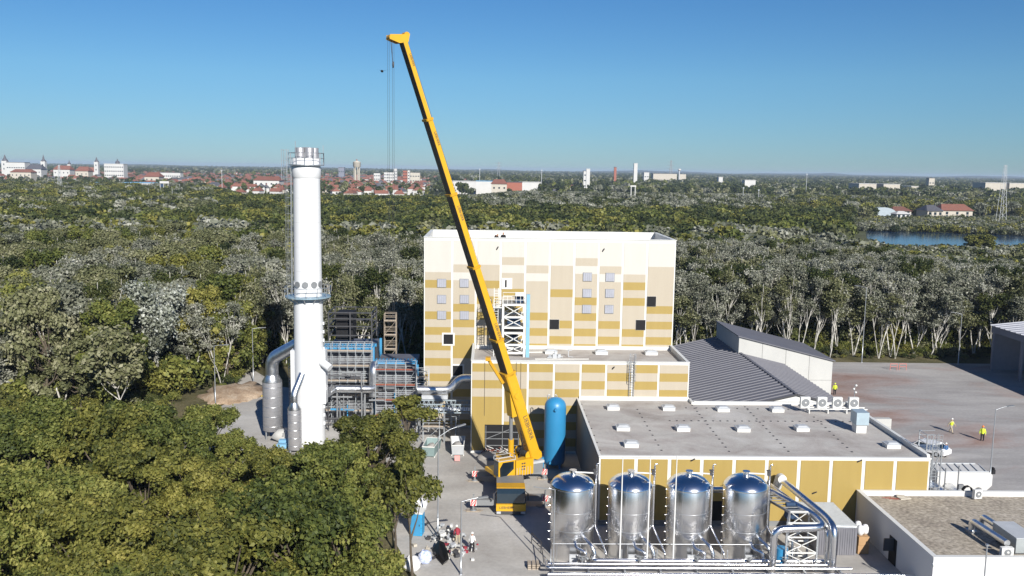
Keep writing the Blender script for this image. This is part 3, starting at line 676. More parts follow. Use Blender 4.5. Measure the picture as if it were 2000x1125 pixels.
# big duct on the boiler front and elbow
t = thing('flue_duct', (-17, 112.9, 0), 'silver duct running from the chimney along the boiler house front', 'duct')
MB().pipe([(CX+1.3, 110.5, 5.2), (-19.5, 112.9, 5.2), (-14.6, 112.9, 5.2), (-14.0, 112.9, 5.5)], .5, 18).build('duct', alu, t)
MB().pipe([(-14.4, 113.2, 4.2), (-14.4, 113.2, 7.6), (-14.4, 113.95, 8.2)], .62, 18).build('riser', alu, t)
q = MB()
for x in (-19, -15.5): q.beam((x, 112.9, 0), (x, 112.9, 4.8), .18)
q.build('support', mgrey, t)
t = thing('supply_pipe', (-6, 109, 0), 'fat silver pipe rising from the annex into the wall of the process hall', 'pipe')
MB().pipe([(-8.6, 110, 5.9), (-4.6, 110, 5.9), (-3.4, 110, 7.4), (-1.9, 110, 7.4)], .52, 18).build('pipe', alu, t)
q = MB(); q.box(-8.1, -4.9, 109.4, 110.6, 4.85, 5.3); q.build('saddle', lgrey, t)
t = thing('pipe_bridge', (-5, 108, 0), 'grey lattice pipe bridge between the scaffolding and the process hall', 'pipe bridge')
q = MB()
for y in (107.3, 109.3):
    for z in (3.75, 4.75): q.beam((-8.6, y, z), (-1.96, y, z), .14)
    for k in range(12):
        x = -8.6+k*.553; q.beam((x, y, 3.75), (x+.276, y, 4.75), .07); q.beam((x+.276, y, 4.75), (x+.553, y, 3.75), .07)
q.build('truss', mat('bridge_grey', (.30, .35, .38), .5), t)
q = MB()
for k in range(9): q.box(-8.6+k*.8, -8.5+k*.8, 107.3, 109.3, 3.7, 3.8)
for y in (107.7, 108.2, 108.7): q.tube([(-8.6, y, 3.95), (-1.95, y, 3.95)], .12, 8, 1)
q.build('pipes', [mgrey, alu], t)
q = MB()
for x in (-8.3, -5.2): 
    for y in (107.4, 109.2): q.box(x-.1, x+.1, y-.1, y+.1, 0, 3.7)
q.build('support', mgrey, t)
wall_l = thing('upright_ladder', (-3.6, 106.9, 0), 'thin white ladder in the shade below the pipe bridge', 'ladder')
q = MB()
for x in (-3.85, -3.4): q.beam((x, 106.9, 0), (x, 106.9, 3.6), .05)
for k in range(11): q.beam((-3.85, 106.9, .3+k*.3), (-3.4, 106.9, .3+k*.3), .03)
q.build('ladder_frame', lgrey, wall_l)

# ------------------------------------------------------------ white steel stair tower on the middle roof
tw = thing('steel_tower', (2.9, 110, 10.42), 'white braced steel tower with blue column on the middle roof, left against the tall hall', 'steel tower')
x0, x1, y0, y1 = 1.75, 4.35, 108.6, 111.6
for x in (x0, x1):
    for y in (y0, y1):
        MB().beam((x, y, 10.42), (x, y, 16.9), .26).build('column', white, tw)
q = MB()
for z in (10.9, 11.9, 13.35, 14.0, 15.3, 16.8):
    for y in (y0, y1): q.beam((x0, y, z), (x1, y, z), .18, .22)
    for x in (x0, x1): q.beam((x, y0, z), (x, y1, z), .18, .22)
q.build('ring_beam', white, tw)
q = MB()
for za, zb in ((10.9, 11.9), (11.9, 13.35), (14.0, 15.3), (15.3, 16.8)):
    for y in (y0, y1): q.beam((x0, y, za), (x1, y, zb), .09); q.beam((x1, y, za), (x0, y, zb), .09)
    q.beam((x0, y0, za), (x0, y1, zb), .09); q.beam((x1, y0, za), (x1, y1, zb), .09)
q.build('cross_brace', white, tw)
q = MB()
for z in (13.42, 14.1, 16.9): q.box(x0, x1, y0, y1, z, z+.06)
q.build('grating', mgrey, tw)
MB().box(x1+.2, x1+.62, y0-.2, y0+.25, 10.42, 18.1).build('blue_column', mat('pale_blue_column', (.22, .45, .62), .5), tw)
q = MB(); q.box(2.3, 3.9, 109.5, 111.2, 14.1, 15.0); q.blob((3.1, 110.2, 12.5), (.6, .6, .5)); q.box(3.2, 4.2, 109.3, 110.6, 16.96, 18.0); q.build('winch_gear', navy, tw)
q = MB()
for z in (17.4, 17.9):
    for a, c in (((x0, y0), (x1, y0)), ((x0, y0), (x0, y1)), ((x0, y1), (x1, y1)), ((x1, y0), (x1, y1))): q.beam((*a, z), (*c, z), .05)
for k in range(6): q.beam((x0+k*(x1-x0)/5, y0, 16.9), (x0+k*(x1-x0)/5, y0, 17.9), .045)
q.box(3.2, 4.35, y0, y0+.06, 17.9, 18.35)
q.build('handrail', white, tw)
q = MB()
for x in (x0-1.1, x0-.6): q.beam((x, y0+.2, 10.42), (x, y0+.2, 18.8), .07)
for k in range(26): q.beam((x0-1.1, y0+.2, 10.7+k*.31), (x0-.6, y0+.2, 10.7+k*.31), .05)
for z in (12.8, 16.4): q.box(x0-1.5, x0, y0-.1, y0+1.4, z, z+.08)
for k in range(5): q.beam((x0-1.5+k*.36, y0-.1, 12.8), (x0-1.5+k*.36, y0-.1, 14), .05); q.beam((x0-1.5+k*.36, y0-.1, 16.4), (x0-1.5+k*.36, y0-.1, 17.5), .05)
q.build('stair_ladder', white, tw)
q = MB()
for k in range(8):
    z = 13.4+k*.5; q.tube([(-.05, 111.8, z), (-.5, 111.2, z), (-.4, 110.7, z), (.2, 110.7, z), (.35, 111.2, z), (.1, 111.8, z)], .03, 4)
for dx, dy in ((-.5, 111.2), (-.4, 110.7), (.2, 110.7), (.35, 111.2)): q.beam((dx, dy, 12.6), (dx, dy, 17.2), .04)
for dx in (-.15, .2): q.beam((dx, 111.8, 10.5), (dx, 111.8, 17.2), .05)
tag(q.build('caged_ladder', dgrey), 'dark caged ladder on the tall hall wall left of the white steel tower', 'ladder')
q = MB(); c = G(1083, 699, 10.42)
for dx, dy, dz, s in ((0, 0, .25, .5), (.5, .2, .2, .4), (-.5, .1, .15, .35), (.1, -.1, .7, .3)): q.cbox((c.x+dx, c.y+dy, 10.42+dz), (s, s, s*1.1), rz=dx)
q.beam((c.x-.9, c.y-.2, 10.5), (c.x+1.0, c.y+.1, 10.55), .1)
tag(q.build('tool_pile', lgrey), 'small pile of tools beside the leftmost skylight on the middle roof', 'tools')
q = MB(); c = G(1110, 697, 10.42); q.beam((c.x, c.y, 10.42), (c.x, c.y, 11.4), .07); q.beam((c.x-.3, c.y, 11.3), (c.x+.4, c.y, 11.2), .07); q.beam((c.x, c.y, 10.46), (c.x+.6, c.y-.2, 10.46), .07)
tag(q.build('work_stand', lgrey), 'small upright metal stand on the middle roof right of the tools', 'stand')
q = MB(); a, c = G(1045, 702, 10.42), G(1150, 702, 10.42); q.beam((a.x, a.y, 10.47), (c.x, c.y, 10.47), .12, .08)
tag(q.build('long_board', white), 'long pale board lying along the front edge of the middle roof', 'board')
q = MB(); a = G(1040, 688, 10.42); q.cbox((a.x+.6, a.y, 10.46), (2.2, .5, .07), rz=.15)
tag(q.build('white_sheet', white), 'white sheet lying flat on the middle roof right of the steel tower', 'sheet')

# ------------------------------------------------------------ blue pressure tank
bt = thing('pressure_tank', (7.55, 98.6, 0), 'tall upright bright blue pressure tank with a rounded top', 'tank')
R = 1.2
MB().lathe((7.55, 98.6, 0), [(R*.55, .35), (R*.9, .5), (R, .85), (R, 6.9), (R*.97, 7.2), (R*.84, 7.55), (R*.55, 7.85), (R*.2, 7.98), (0, 8)], 48).build('shell', blue, bt)
for k in range(4): a = k*math.pi/2+.6; MB().beam((7.55+.95*math.cos(a), 98.6+.95*math.sin(a), 0), (7.55+.95*math.cos(a), 98.6+.95*math.sin(a), .9), .2).build('leg', blue, bt)
q = MB()
for dx in (-.75, .02): q.tube([(7.55+dx-.14, 98.6, 7.5), (7.55+dx-.14, 98.6, 8.15), (7.55+dx, 98.6, 8.3), (7.55+dx+.14, 98.6, 8.15), (7.55+dx+.14, 98.6, 7.5)], .05, 6)
q.build('lifting_lug', galv, bt)
MB().tube([(7.5, 97.45, 6.9), (7.5, 97.1, 6.9)], .16, 12).build('nozzle', blue, bt)
MB().tube([(7.0, 97.6, .9), (7.0, 97.0, .9)], .14, 12).build('drain_nozzle', blue, bt)
q = MB(); q.tube([(5.2, 99.5, 0), (5.2, 99.5, 2.4)], .25, 12); q.tube([(4.7, 99.3, 0), (4.7, 99.3, 2.2)], .22, 12, 1); q.blob((5.2, 99.5, 2.4), (.25, .25, .2)); q.tube([(6.1, 98.2, 0), (6.1, 98.2, 1.2)], .3, 12)
tag(q.build('gas_cylinders', [lblue, stucco]), 'small cluster of blue and cream cylinders left of the blue tank', 'cylinders')

# ------------------------------------------------------------ mobile crane
cr = thing('mobile_crane', (2.4, 88.5, 0), 'yellow all-terrain mobile crane with its long telescopic boom raised high', 'crane')
q = MB(); q.box(.95, 3.75, 84.35, 98.2, .75, 1.35, 1); q.box(1.0, 3.7, 87.2, 98.0, 1.35, 1.75); q.build('chassis', [yel2, dgrey], cr)
MB().box(1.0, 3.7, 86.5, 88.8, 1.75, 2.35).build('front_deck', mgrey, cr)
cb = MB(); cb.prism([(.98, 84.25, .85), (.98, 86.2, .85), (.98, 86.2, 2.48), (.98, 84.75, 2.52), (.98, 84.3, 2.1)], (2.76, 0, 0)); cb = cb.build('carrier_cab', yel2, cr)
MB().prism([(1.0, 84.24, 1.15), (1.0, 84.29, 2.08), (1.0, 84.7, 2.46), (1.0, 84.6, 2.48), (1.0, 84.2, 2.1), (1.0, 84.16, 1.15)], (2.72, 0, 0)).build('windscreen', glass, cb)
MB().box(.95, 3.8, 83.95, 84.24, .45, 1.12).build('bumper', yel, cr)
q = MB(); q.box(1.0, 1.4, 83.9, 83.96, .2, .42, 1); q.box(3.35, 3.75, 83.9, 83.96, .2, .42, 1); q.box(1.4, 3.3, 83.98, 84.1, .15, .44, 0); q.build('headlight_panel', [dgrey, lgrey], cr)
for s in (.72, 4.0):
    q = MB(); q.box(s-.06, s+.06, 84.1, 84.3, 1.5, 2.15); q.beam((s, 84.2, 2.1), (2.4+(s-2.4)*.8, 84.4, 2.35), .05); q.build('mirror', dgrey, cr)
for i, y in enumerate((85.3, 87.1, 90.6, 93.0, 95.0, 97.0)):
    for x in (1.05, 3.4):
        w = MB(); w.tube([(x-.05, y, .62), (x+.4, y, .62)], .62, 24); w = w.build('wheel', rubber, cr)
        MB().tube([(x-.07, y, .62), (x+.42, y, .62)], .3, 14).build('rim', lgrey, w)
MB().lathe((2.5, 89.6, 0), [(1.1, 1.75), (1.15, 1.8), (1.15, 2.2), (1.0, 2.25)], 30).build('slewing_ring', dgrey, cr)
# superstructure, swung to the left and a little toward the camera
TURN.append(CRT)
up = MB(); up.box(.6, 4.7, 88.95, 90.9, 2.22, 2.6); up = up.build('turntable', yel, cr)
ca = MB(); ca.prism([(.62, 88.0, 2.1), (.62, 89.0, 2.1), (.62, 89.0, 3.9), (.62, 88.0, 3.9)], (1.9, 0, 0)); ca = ca.build('operator_cab', yel, cr)
MB().add([(.8, 87.97, 2.35), (1.55, 87.97, 2.35), (2.35, 87.97, 2.95), (2.35, 87.97, 3.75), (1.1, 87.97, 3.75), (.75, 87.97, 3.2)], [(0, 1, 2, 3, 4, 5)]).prism([(.8, 87.97, 2.35), (1.55, 87.97, 2.35), (2.35, 87.97, 2.95), (2.35, 87.97, 3.75), (1.1, 87.97, 3.75), (.75, 87.97, 3.2)], (0, .02, 0)).build('side_window', glass, ca)
MB().box(.57, .615, 88.1, 88.9, 2.4, 3.8).build('front_window', glass, ca)
q = MB(); q.beam((.5, 87.9, 2.0), (3.0, 87.9, 2.12), .12, .1); q.build('cab_step', lgrey, ca)
en = MB(); en.box(2.6, 4.65, 87.95, 89.0, 2.15, 3.75); en = en.build('engine_cover', yel, cr)
q = MB()
for z in (2.7, 3.0, 3.3):
    for x in (3.25, 3.5): q.box(x, x+.18, 87.92, 87.96, z, z+.14)
q.build('vent_slot', dgrey, en)
q = MB(); q.box(4.75, 6.2, 88.6, 91.6, 1.9, 2.9, 1); q.box(4.7, 6.3, 88.5, 91.7, 2.9, 3.15, 0); q.box(4.8, 6.1, 88.7, 91.5, 3.15, 3.35, 1)
q.build('counterweight', [lgrey, mgrey], cr)
q = MB()
for k in range(2):
    q.tube([(4.5+k*.95, 88.5, 3.9-.05*k), (4.5+k*.95, 90.7, 3.9-.05*k)], .38, 18, k % 2)
    for y in (88.5, 90.7): q.tube([(4.5+k*.95, y-.05, 3.9-.05*k), (4.5+k*.95, y+.05, 3.9-.05*k)], .5, 18, 2)
q.build('winch', [dgrey, mgrey, yel], cr)
q = MB(); q.prism([(3.6, 88.9, 2.6), (5.6, 88.9, 2.6), (5.9, 88.9, 3.6), (5.2, 88.9, 4.4), (4.3, 88.9, 4.0)], (0, .16, 0)); q.prism([(3.6, 90.6, 2.6), (5.6, 90.6, 2.6), (5.9, 90.6, 3.6), (5.2, 90.6, 4.4), (4.3, 90.6, 4.0)], (0, .16, 0)); q.build('boom_bracket', yel, cr)
q = MB()
for k in range(9): a = -.3+k*.28; q.cbox((5.4+.75*math.cos(a), 89.7, 3.4+.9*math.sin(a)), (.3, 1.4, .16))
q.build('energy_chain', yel2, cr)
# boom
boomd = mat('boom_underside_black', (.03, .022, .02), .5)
TURN.clear()
B0 = A(1041, 890, 91.2); HDG = Vector((-math.cos(CRT[2]), -math.sin(CRT[2]), 0))
B1 = min((A(786, 78, y/10.) for y in range(700, 900)), key=lambda p: abs((p-B0).to_2d().normalized().cross(HDG.to_2d())))
BD = (B1-B0).normalized(); BL = (B1-B0).length
bx = Vector((-math.sin(CRT[2]), math.cos(CRT[2]), 0)); bn = BD.cross(bx).normalized()       # bn: top side of the boom
if bn.x < 0: bn = -bn
def boom_sec(t0, t1, w, h, off, m, parent, name='boom_section'):
    """box section with a rounded lower side"""
    prof = [(-w/2, h/2), (w/2, h/2), (w/2, -h*.38), (w*.43, -h*.5), (-w*.43, -h*.5), (-w/2, -h*.38)]
    a, c = B0+BD*t0, B0+BD*t1; vs = []
    for p in (a, c):
        for x, y in prof: vs.append(p+bx*x+bn*(y+off))
    n = len(prof); b = MB(); b.add(vs, [tuple(range(n))[::-1], tuple(range(n, 2*n))]+[(i, (i+1) % n, n+(i+1) % n, n+i) for i in range(n)])
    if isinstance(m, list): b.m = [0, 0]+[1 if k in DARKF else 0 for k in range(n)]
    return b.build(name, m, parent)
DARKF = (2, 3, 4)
def bt_of(v):  # distance along the boom for an image row
    best = min(range(0, 441), key=lambda k: abs(prj(B0+BD*(k/10.))[1]-v)); return best/10.
def prj(p):
    d = Vector(p)-Vector((0, 0, H)); z = d.dot(F_); return (1000+FPX*d.dot(R_)/z, 562.5-FPX*d.dot(U_)/z)
ts = [0] + [bt_of(v) for v in (727, 662, 521, 379, 233, 82)]
dims = [(1.5, 1.08), (1.5, .76), (1.36, .68), (1.22, .60), (1.08, .53), (.94, .46)]
for i in range(6):
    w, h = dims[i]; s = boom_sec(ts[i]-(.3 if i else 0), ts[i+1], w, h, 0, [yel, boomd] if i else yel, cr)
    if i < 5:
        boom_sec(ts[i+1]-.14, ts[i+1]+.08, w+.14, h+.16, 0, yel2, s, 'collar')
    # lettering on the side plate that faces the camera
    if i in (0, 2, 3, 4, 5):
        cu = bpy.data.curves.new('lettering', 'FONT'); cu.body = 'LIEBHERR'; cu.align_x = 'CENTER'; cu.align_y = 'CENTER'; cu.size = h*.6; cu.extrude = .006
        to = text_mesh('lettering', cu, dgrey)
        tm = {0: .36, 2: .5, 3: .74, 4: .74, 5: .76}[i]
        if i == 2: tm = .12
        pos = B0+BD*(ts[i]+(ts[i+1]-ts[i])*tm)-bx*(w/2+.012)+bn*.1
        to.matrix_world = Matrix(((-BD.x, bn.x, -bx.x, pos.x), (-BD.y, bn.y, -bx.y, pos.y), (-BD.z, bn.z, -bx.z, pos.z), (0, 0, 0, 1)))
        to.parent = s; to.matrix_parent_inverse = Matrix.Translation(-wloc(s))
# luffing cylinder
c0 = A(998, 899, 90.8); c1 = B0+BD*bt_of(803)-bn*1.0
q = MB(); q.tube([c0, c0.lerp(c1, .48)], .30, 16); q.build('luffing_cylinder', yel, cr)
MB().tube([c0.lerp(c1, .47), c1], .19, 16).build('cylinder_rod', mgrey, cr)
q = MB(); pv = B0+BD*bt_of(770); q.prism([tuple(B0+BD*bt_of(760)-bn*.6+bx*-.55), tuple(B0+BD*bt_of(805)-bn*.6+bx*-.55), tuple(c1+bx*-.55-bn*.15)], tuple(bx*1.1)); q.tube([pv-bx*.85, pv+bx*.85], .34, 16)
q.build('boom_lug', yel, cr)
q = MB(); a_ = B0+BD*bt_of(742)-bn*.75; c_ = B0+BD*bt_of(688)-bn*1.5; q.beam(a_, c_, .18, .3); q.cbox(tuple(c_), (.5, .7, .35)); q.build('boom_stay', yel2, cr)
q = MB()
for sx in (-.2, .2): q.tube([B0+BD*1+bn*.7+bx*sx, B1+bn*.35+bx*sx], .015, 4)
q.build('hoist_cable', dgrey, cr)
q = MB()
for k in range(5): a_ = turn((3.0+.3*k, 88.9, 2.7)); e_ = B0+BD*(1.5+.5*k)-bn*.5; q.tube([a_, a_.lerp(e_, .5)+Vector((0, -.3, .4)), e_], .035, 5)
q.build('hydraulic_hose', rubber, cr)
q = MB(); p_ = [turn(v) for v in ((.6, 87.95, 3.95), (2.5, 87.95, 3.95), (2.5, 89.0, 3.95), (.6, 89.0, 3.95))]
for k in range(4): q.beam(p_[k], p_[(k+1) % 4], .06); q.beam(p_[k], p_[k]+Vector((0, 0, .35)), .05); q.beam(p_[k]+Vector((0, 0, .35)), p_[(k+1) % 4]+Vector((0, 0, .35)), .04)
for k in range(6): a_ = turn((2.7+.32*k, 87.9, 2.1)); q.beam(a_, a_+Vector((0, 0, .9)), .035)
q.build('guard_rail', lgrey, cr)
# boom head with sheaves and the hook lines
hd_ = MB(); hp = B1
hv = lambda x, y, z: hp-HDG*x+bx*y+Vector((0, 0, z))
for y in (-.45, .4): hd_.prism([hv(.40, y, -.2), hv(.55, y, .55), hv(-.1, y, .45), hv(-1.35, y, .35), hv(-1.4, y, -.05), hv(-.45, y, -.35)], bx*.05)
hd_ = hd_.build('boom_head', yel, cr)
q = MB()
for x, z in ((-1.15, .12), (-.75, .12), (.3, .45), (-.35, .1)): q.tube([hv(x, -.35, z), hv(x, .35, z)], .26, 18)
q.build('sheave', yel2, hd_)
q = MB(); e = hv(-1.35, 0, .1)
for dx, dy in ((-.05, -.2), (.05, .2), (.38, -.2), (.48, .15)): q.tube([(e.x+dx, e.y+dy, e.z), (e.x+dx, e.y+dy, 18.0)], .011, 4)
q.build('hook_line', dgrey, cr)
q = MB(); q.tube([(e.x+.2, e.y, e.z), (e.x+.42, e.y-.3, e.z-2.2)], .03, 4); q.blob((e.x+.45, e.y-.3, e.z-2.4), (.1, .1, .28)); q.build('limit_switch_weight', dgrey, cr)
# outriggers
def outrigger(x0, x1, y, sign):
    q = MB(); q.box(min(x0, x1), max(x0, x1), y-.3, y+.3, .6, 1.15); o = q.build('outrigger_beam', mgrey, cr)
    xe = x1; q = MB(); q.box(xe-.08, xe+.08, y-.34, y-.2, .12, 1.7); q.lathe((xe, y-.16, 0), [(.34, .09), (.34, .15), (.12, .2)], 16); q.build('outrigger_jack', mgrey, o)
    return o
def pad(x, y, label):
    q = MB(); q.cbox((x, y, .06), (1.4, .7, .07)); q.cbox((x, y, .045), (1.9, .12, .03)); tag(q.build('outrigger_pad', plank), label, 'ground pad', 'pads under the crane outriggers')
def warn(x, y, z, parent):
    s = .3; q = MB(); q.box(x-s, x+s, y-.03, y, z-s, z+s, 0)
    for k in (-1, 0, 1):
        c = k*.38; pts = []
        q.add([(x+max(-s, min(s, a)), y-.036, z+max(-s, min(s, b_))) for a, b_ in ((c-.1-.3, -.3), (c+.1-.3, -.3), (c+.1+.3, .3), (c-.1+.3, .3))], [(0, 1, 2, 3)], 1)
    q.build('warning_board', [white, mat('sign_red', (.6, .02, .02), .5)], parent)
for (x, y, l) in ((-1.25, 85.3, 'grey pad under the front left outrigger, nearest the camera'), (-1.25, 93.8, 'grey pad under the rear left outrigger')):
    o = outrigger(1.2, x, y, -1); warn(x, y-.36, .9, o); pad(x, y-.16, l)
for (x, y, l) in ((5.8, 86.6, 'grey pad under the front right outrigger beside the silver tank'), (6.2, 94.6, 'grey pad under the rear right outrigger near the blue tank')):
    o = outrigger(3.6, x, y, 1); warn(x, y-.36, .9, o); pad(x, y-.16, l)
cu = bpy.data.curves.new('bumper_lettering', 'FONT'); cu.body = 'LIEBHERR'; cu.align_x = 'CENTER'; cu.align_y = 'CENTER'; cu.size = .34; cu.extrude = .004
to = text_mesh('bumper_lettering', cu, dgrey); to.parent = cr; to.location = Vector((1.95, 83.93, .79))-wloc(cr); to.rotation_euler = (rad(90), 0, 0)

# ------------------------------------------------------------ four stainless tanks with pipework
TR = 1.9
mirror = mat('polished_steel', (.80, .82, .84), .2, 1., c2=(.74, .76, .79), sc=3, bump=.05)
def steel_tank():
    t = thing('storage_tank', (0, 0, 0), 'x', 'tank', 'upright stainless tanks in front of the low gold hall')
    MB().lathe((0, 0, 0), [(TR*.96, .0), (TR*.96, 1.35), (TR, 1.45), (TR, 7.15), (TR-.02, 7.2)], 64).build('shell', steel, t, True)
    q = MB(); q.lathe((0, 0, 0), [(TR+.02, 7.1), (TR+.03, 7.2), (TR*.99, 7.32), (TR*.9, 7.62), (TR*.7, 7.98), (TR*.4, 8.22), (.25, 8.3), (0, 8.3)], 64); q.build('dome', mirror, t, True)
    q = MB(); q.tube([(0, 0, 8.2), (0, 0, 8.6)], .24, 18); q.tube([(0, 0, 8.6), (0, 0, 8.68)], .32, 18); q = q.build('manhole', steel, t, True)
    MB().pipe([(.05, 0, 8.45), (1.0, -.1, 8.45), (1.95, -.2, 8.42)], .075, 8).build('vent_pipe', white, t, True)
    q = MB()
    for k in range(7): q.tube([(-TR-.02, -.3, 1.6+k*.88), (-TR-.16, -.32, 1.6+k*.88)], .06, 8)
    q.build('sample_tap', steel, t, True)
    q = MB(); q.beam((.75, -TR*.96, 4.6), (.75, -TR*.96, 4.66), .9, .04) if False else q.lathe((0, 0, 0), [(TR+.004, 4.85), (TR+.012, 4.87), (TR+.004, 4.89)], 64); q.lathe((0, 0, 0), [(TR+.004, 3.0), (TR+.012, 3.02), (TR+.004, 3.04)], 64)
    q.build('weld_seam', galv, t, True)
    q = MB(); q.pipe([(.1, -TR+.05, 2.1), (.2, -TR-.45, 1.7), (.75, -TR-.7, 1.55), (.95, -TR-.8, 1.4), (.95, -TR-.8, .3)], .15, 12); q.build('outlet_pipe', steel, t, True)
    q = MB(); q.pipe([(.9, -TR*.8, 2.4), (1.5, -TR-.4, 1.9), (1.75, -TR-.6, 1.2), (1.75, -TR-.6, .1)], .18, 12); q.build('inlet_pipe', steel, t, True)
    q = MB(); q.pipe([(2.0, -.2, 9.2), (2.0, -.2, 3.0), (2.75, -2.2, 1.1), (2.75, -2.2, .1)], .085, 10); q.tube([(2.0, -.2, 9.1), (2.0, -.2, 9.35), (2.15, -.2, 9.45), (2.25, -.2, 9.35)], .05, 8); q.build('downpipe', steel, t, True)
    q = MB(); q.cbox((1.88, -.25, 8.5), (.22, .25, .4)); q.cbox((1.85, -.25, 8.8), (.3, .3, .1)); q.build('valve', dgrey, t, True)
    q = MB()
    for x, y, z in ((.5, -2.2, .55), (.75, -2.35, .35), (1.2, -2.3, .5)): q.blob((x, y, z), (.14, .14, .18)); q.beam((x-.15, y, z+.2), (x+.15, y-.05, z+.3), .05)
    q.build('valve_block', dgrey, t, True)
    q = MB(); q.prism([(-.35, -TR-.05, .0), (.35, -TR-.05, .0), (.35, -TR-.05, .9), (-.35, -TR-.05, .9)], (0, -.22, 0)); q.build('control_cabinet', lgrey, t, True)
    q = MB(); q.lathe((0, 0, 0), [(.05, .5), (.18, .95), (.2, 1.0)], 12); q.v = [(x+.45, y-TR-.5, z) for x, y, z in q.v]; q.build('drain_funnel', steel, t, True)
    return t
tk = steel_tank(); index_kids()
lab = ['leftmost upright stainless tank, nearest the crane', 'second upright stainless tank from the left, behind a white mast', 'third upright stainless tank from the left, behind a white mast', 'rightmost upright stainless tank beside the lattice pipe tower']
for k, x in enumerate((7.42, 12.42, 17.45, 22.4)):
    o = tk if k == 0 else copy_tree(tk)
    o.location = (x, 75.4, 0); o.scale = (1, 1, .865); o['label'] = lab[k]
for x, yy, h, l in ((11.25, 72.7, 9.5, 'white thin mast in front of the second tank left side'), (13.55, 72.7, 9.6, 'white thin mast between the second and third stainless tanks'), (15.75, 72.7, 9.7, 'white thin mast in front of the third tank left side')):
    p = G(x, 0) if False else None
    t = thing('lightning_mast', (x, yy, 0), l, 'mast', 'white masts rising between the tanks')
    MB().tube([(x, yy, 0), (x, yy, h*.5), (x, yy, h)], [.075, .065, .04], 8).build('pole', white, t); MB().box(x-.15, x+.15, yy-.15, yy+.15, 0, .06).build('foot', galv, t)
t = thing('lightning_mast', (5.4, 71.5, 0), 'grey thin mast with a short arm in front of the leftmost tank', 'mast')
p = A(1088, 955, 71); MB().tube([(5.55, 71, 0), (5.55, 71, 7.3)], .05, 6).build('pole', galv, t); MB().beam((5.55, 71, 7.3), (3.8, 71.3, 7.45), .06).build('arm', galv, t)
ph = thing('pipe_bundle', (15, 70.5, 0), 'bundle of shiny horizontal pipes along the foot of the four tanks', 'pipes')
for k, (yy, z, r, xa, xb) in enumerate(((72.9, .45, .24, 5.0, 29.0), (72.35, .7, .2, 9.0, 29.0), (71.9, .35, .15, 5.3, 29.5), (71.45, .8, .12, 5.0, 29.0), (71.0, .55, .26, 5.2, 31.5), (70.4, .95, .12, 5, 30), (70.0, .5, .22, 5, 36), (69.5, .8, .16, 5, 36))):
    MB().pipe([(xa, yy+.9*(k % 2), z), (xa, yy, z), (xb, yy, z)] if k < 6 else [(xa, yy, z), (xb, yy, z)], r, 14).build('pipe', steel, ph)
q = MB()
for x in range(5, 30, 3):
    q.beam((x+.5, 70.1, .2), (x+.5, 73.4, .2), .14); q.beam((x+.5, 73.3, 0), (x+.5, 73.3, 1.3), .08)
q.build('pipe_rack', galv, ph)
q = MB()
for x in (8.0, 12.8, 17.6, 22.0, 25.0):
    q.tube([(x, 71.9, .5), (x, 71.9, 1.2)], .1, 10); q.tube([(x, 71.9, 1.0), (x, 71.9, 1.06)], .25, 14); q.blob((x+.5, 72.6, .75), (.15, .15, .15)); q.beam((x-.3, 71.9, 1.25), (x+.3, 71.9, 1.25), .06)
q.build('valves', mgrey, ph)
q = MB(); q.tube([(5.6, 73.3, 1.75), (24.5, 73.3, 1.75)], .035, 6)
for x in range(6, 25, 2): q.tube([(x, 73.3, 0), (x, 73.3, 1.75)], .025, 5)
tag(q.build('handrail', galv), 'thin horizontal rail on slim posts running in front of the four tanks', 'railing')
# ducts that pass behind the fourth tank and cross to the lattice tower
ov = thing('overhead_pipes', (27, 76, 0), 'pair of large silver overhead pipes bending down over the lattice tower', 'pipes')
MB().pipe([(19, 79.9, 4.2), (25.9, 79.9, 4.2), (28.0, 74.0, 4.1), (28.0, 71.6, 4.0), (24.2, 71.2, 4.0), (23.7, 71.2, 3.6), (23.7, 71.2, .3)], .30, 20, br=.9).build('pipe', steel, ov)
MB().pipe([(27.2, 81.2, 4.9), (27.3, 80.4, 4.9), (28.7, 73.2, 4.3), (28.7, 71.2, 4.1), (28.7, 71.2, .3)], .31, 20, br=.9).build('pipe', steel, ov)
MB().pipe([(26.3, 80.6, 4.4), (28.4, 74.0, 3.6), (28.4, 71.8, 3.6), (28.4, 71.8, .4)], .18, 16, br=.6).build('pipe', steel, ov)
MB().pipe([(27.2, 81.6, 3.9), (27.2, 81.0, 5.1), (27.2, 80.2, 5.1)], .40, 16, br=.5).build('fan_housing', white, ov)
lt = thing('lattice_tower', (26, 77, 0), 'white and grey lattice pipe support tower right of the fourth tank', 'steel tower')
for (xa, ya, xb, yb) in ((24.3, 79.6, 25.9, 79.6), (26.0, 74.4, 27.7, 74.4), (25.0, 71.9, 27.6, 71.9)):
    for x, y in ((xa, ya), (xb, yb)): MB().beam((x, y, 0), (x, y, 4.3), .14).build('column', galv, lt)
    q = MB()
    for z in (.3, 1.65, 3.0, 4.25): q.beam((xa, ya, z), (xb, yb, z), .1)
    for z in (.3, 1.65, 3.0): q.beam((xa, ya, z), (xb, yb, z+1.3), .06); q.beam((xb, yb, z), (xa, ya, z+1.3), .06)
    q.build('cross_brace', white, lt)
q = MB()
for (p, r) in (((24.3, 79.6, 4.2), (26.0, 74.4, 4.2)), ((25.9, 79.6, 4.2), (27.7, 74.4, 4.2)), ((26.0, 74.4, 4.2), (25.0, 71.9, 4.2)), ((27.7, 74.4, 4.2), (27.6, 71.9, 4.2))): q.beam(p, r, .12, .2)
for k in range(9):
    f = k/8; q.beam((24.3+1.7*f, 79.6-5.2*f, 4.15), (25.9+1.8*f, 79.6-5.2*f, 4.15), .08)
q.build('girder', mgrey, lt)
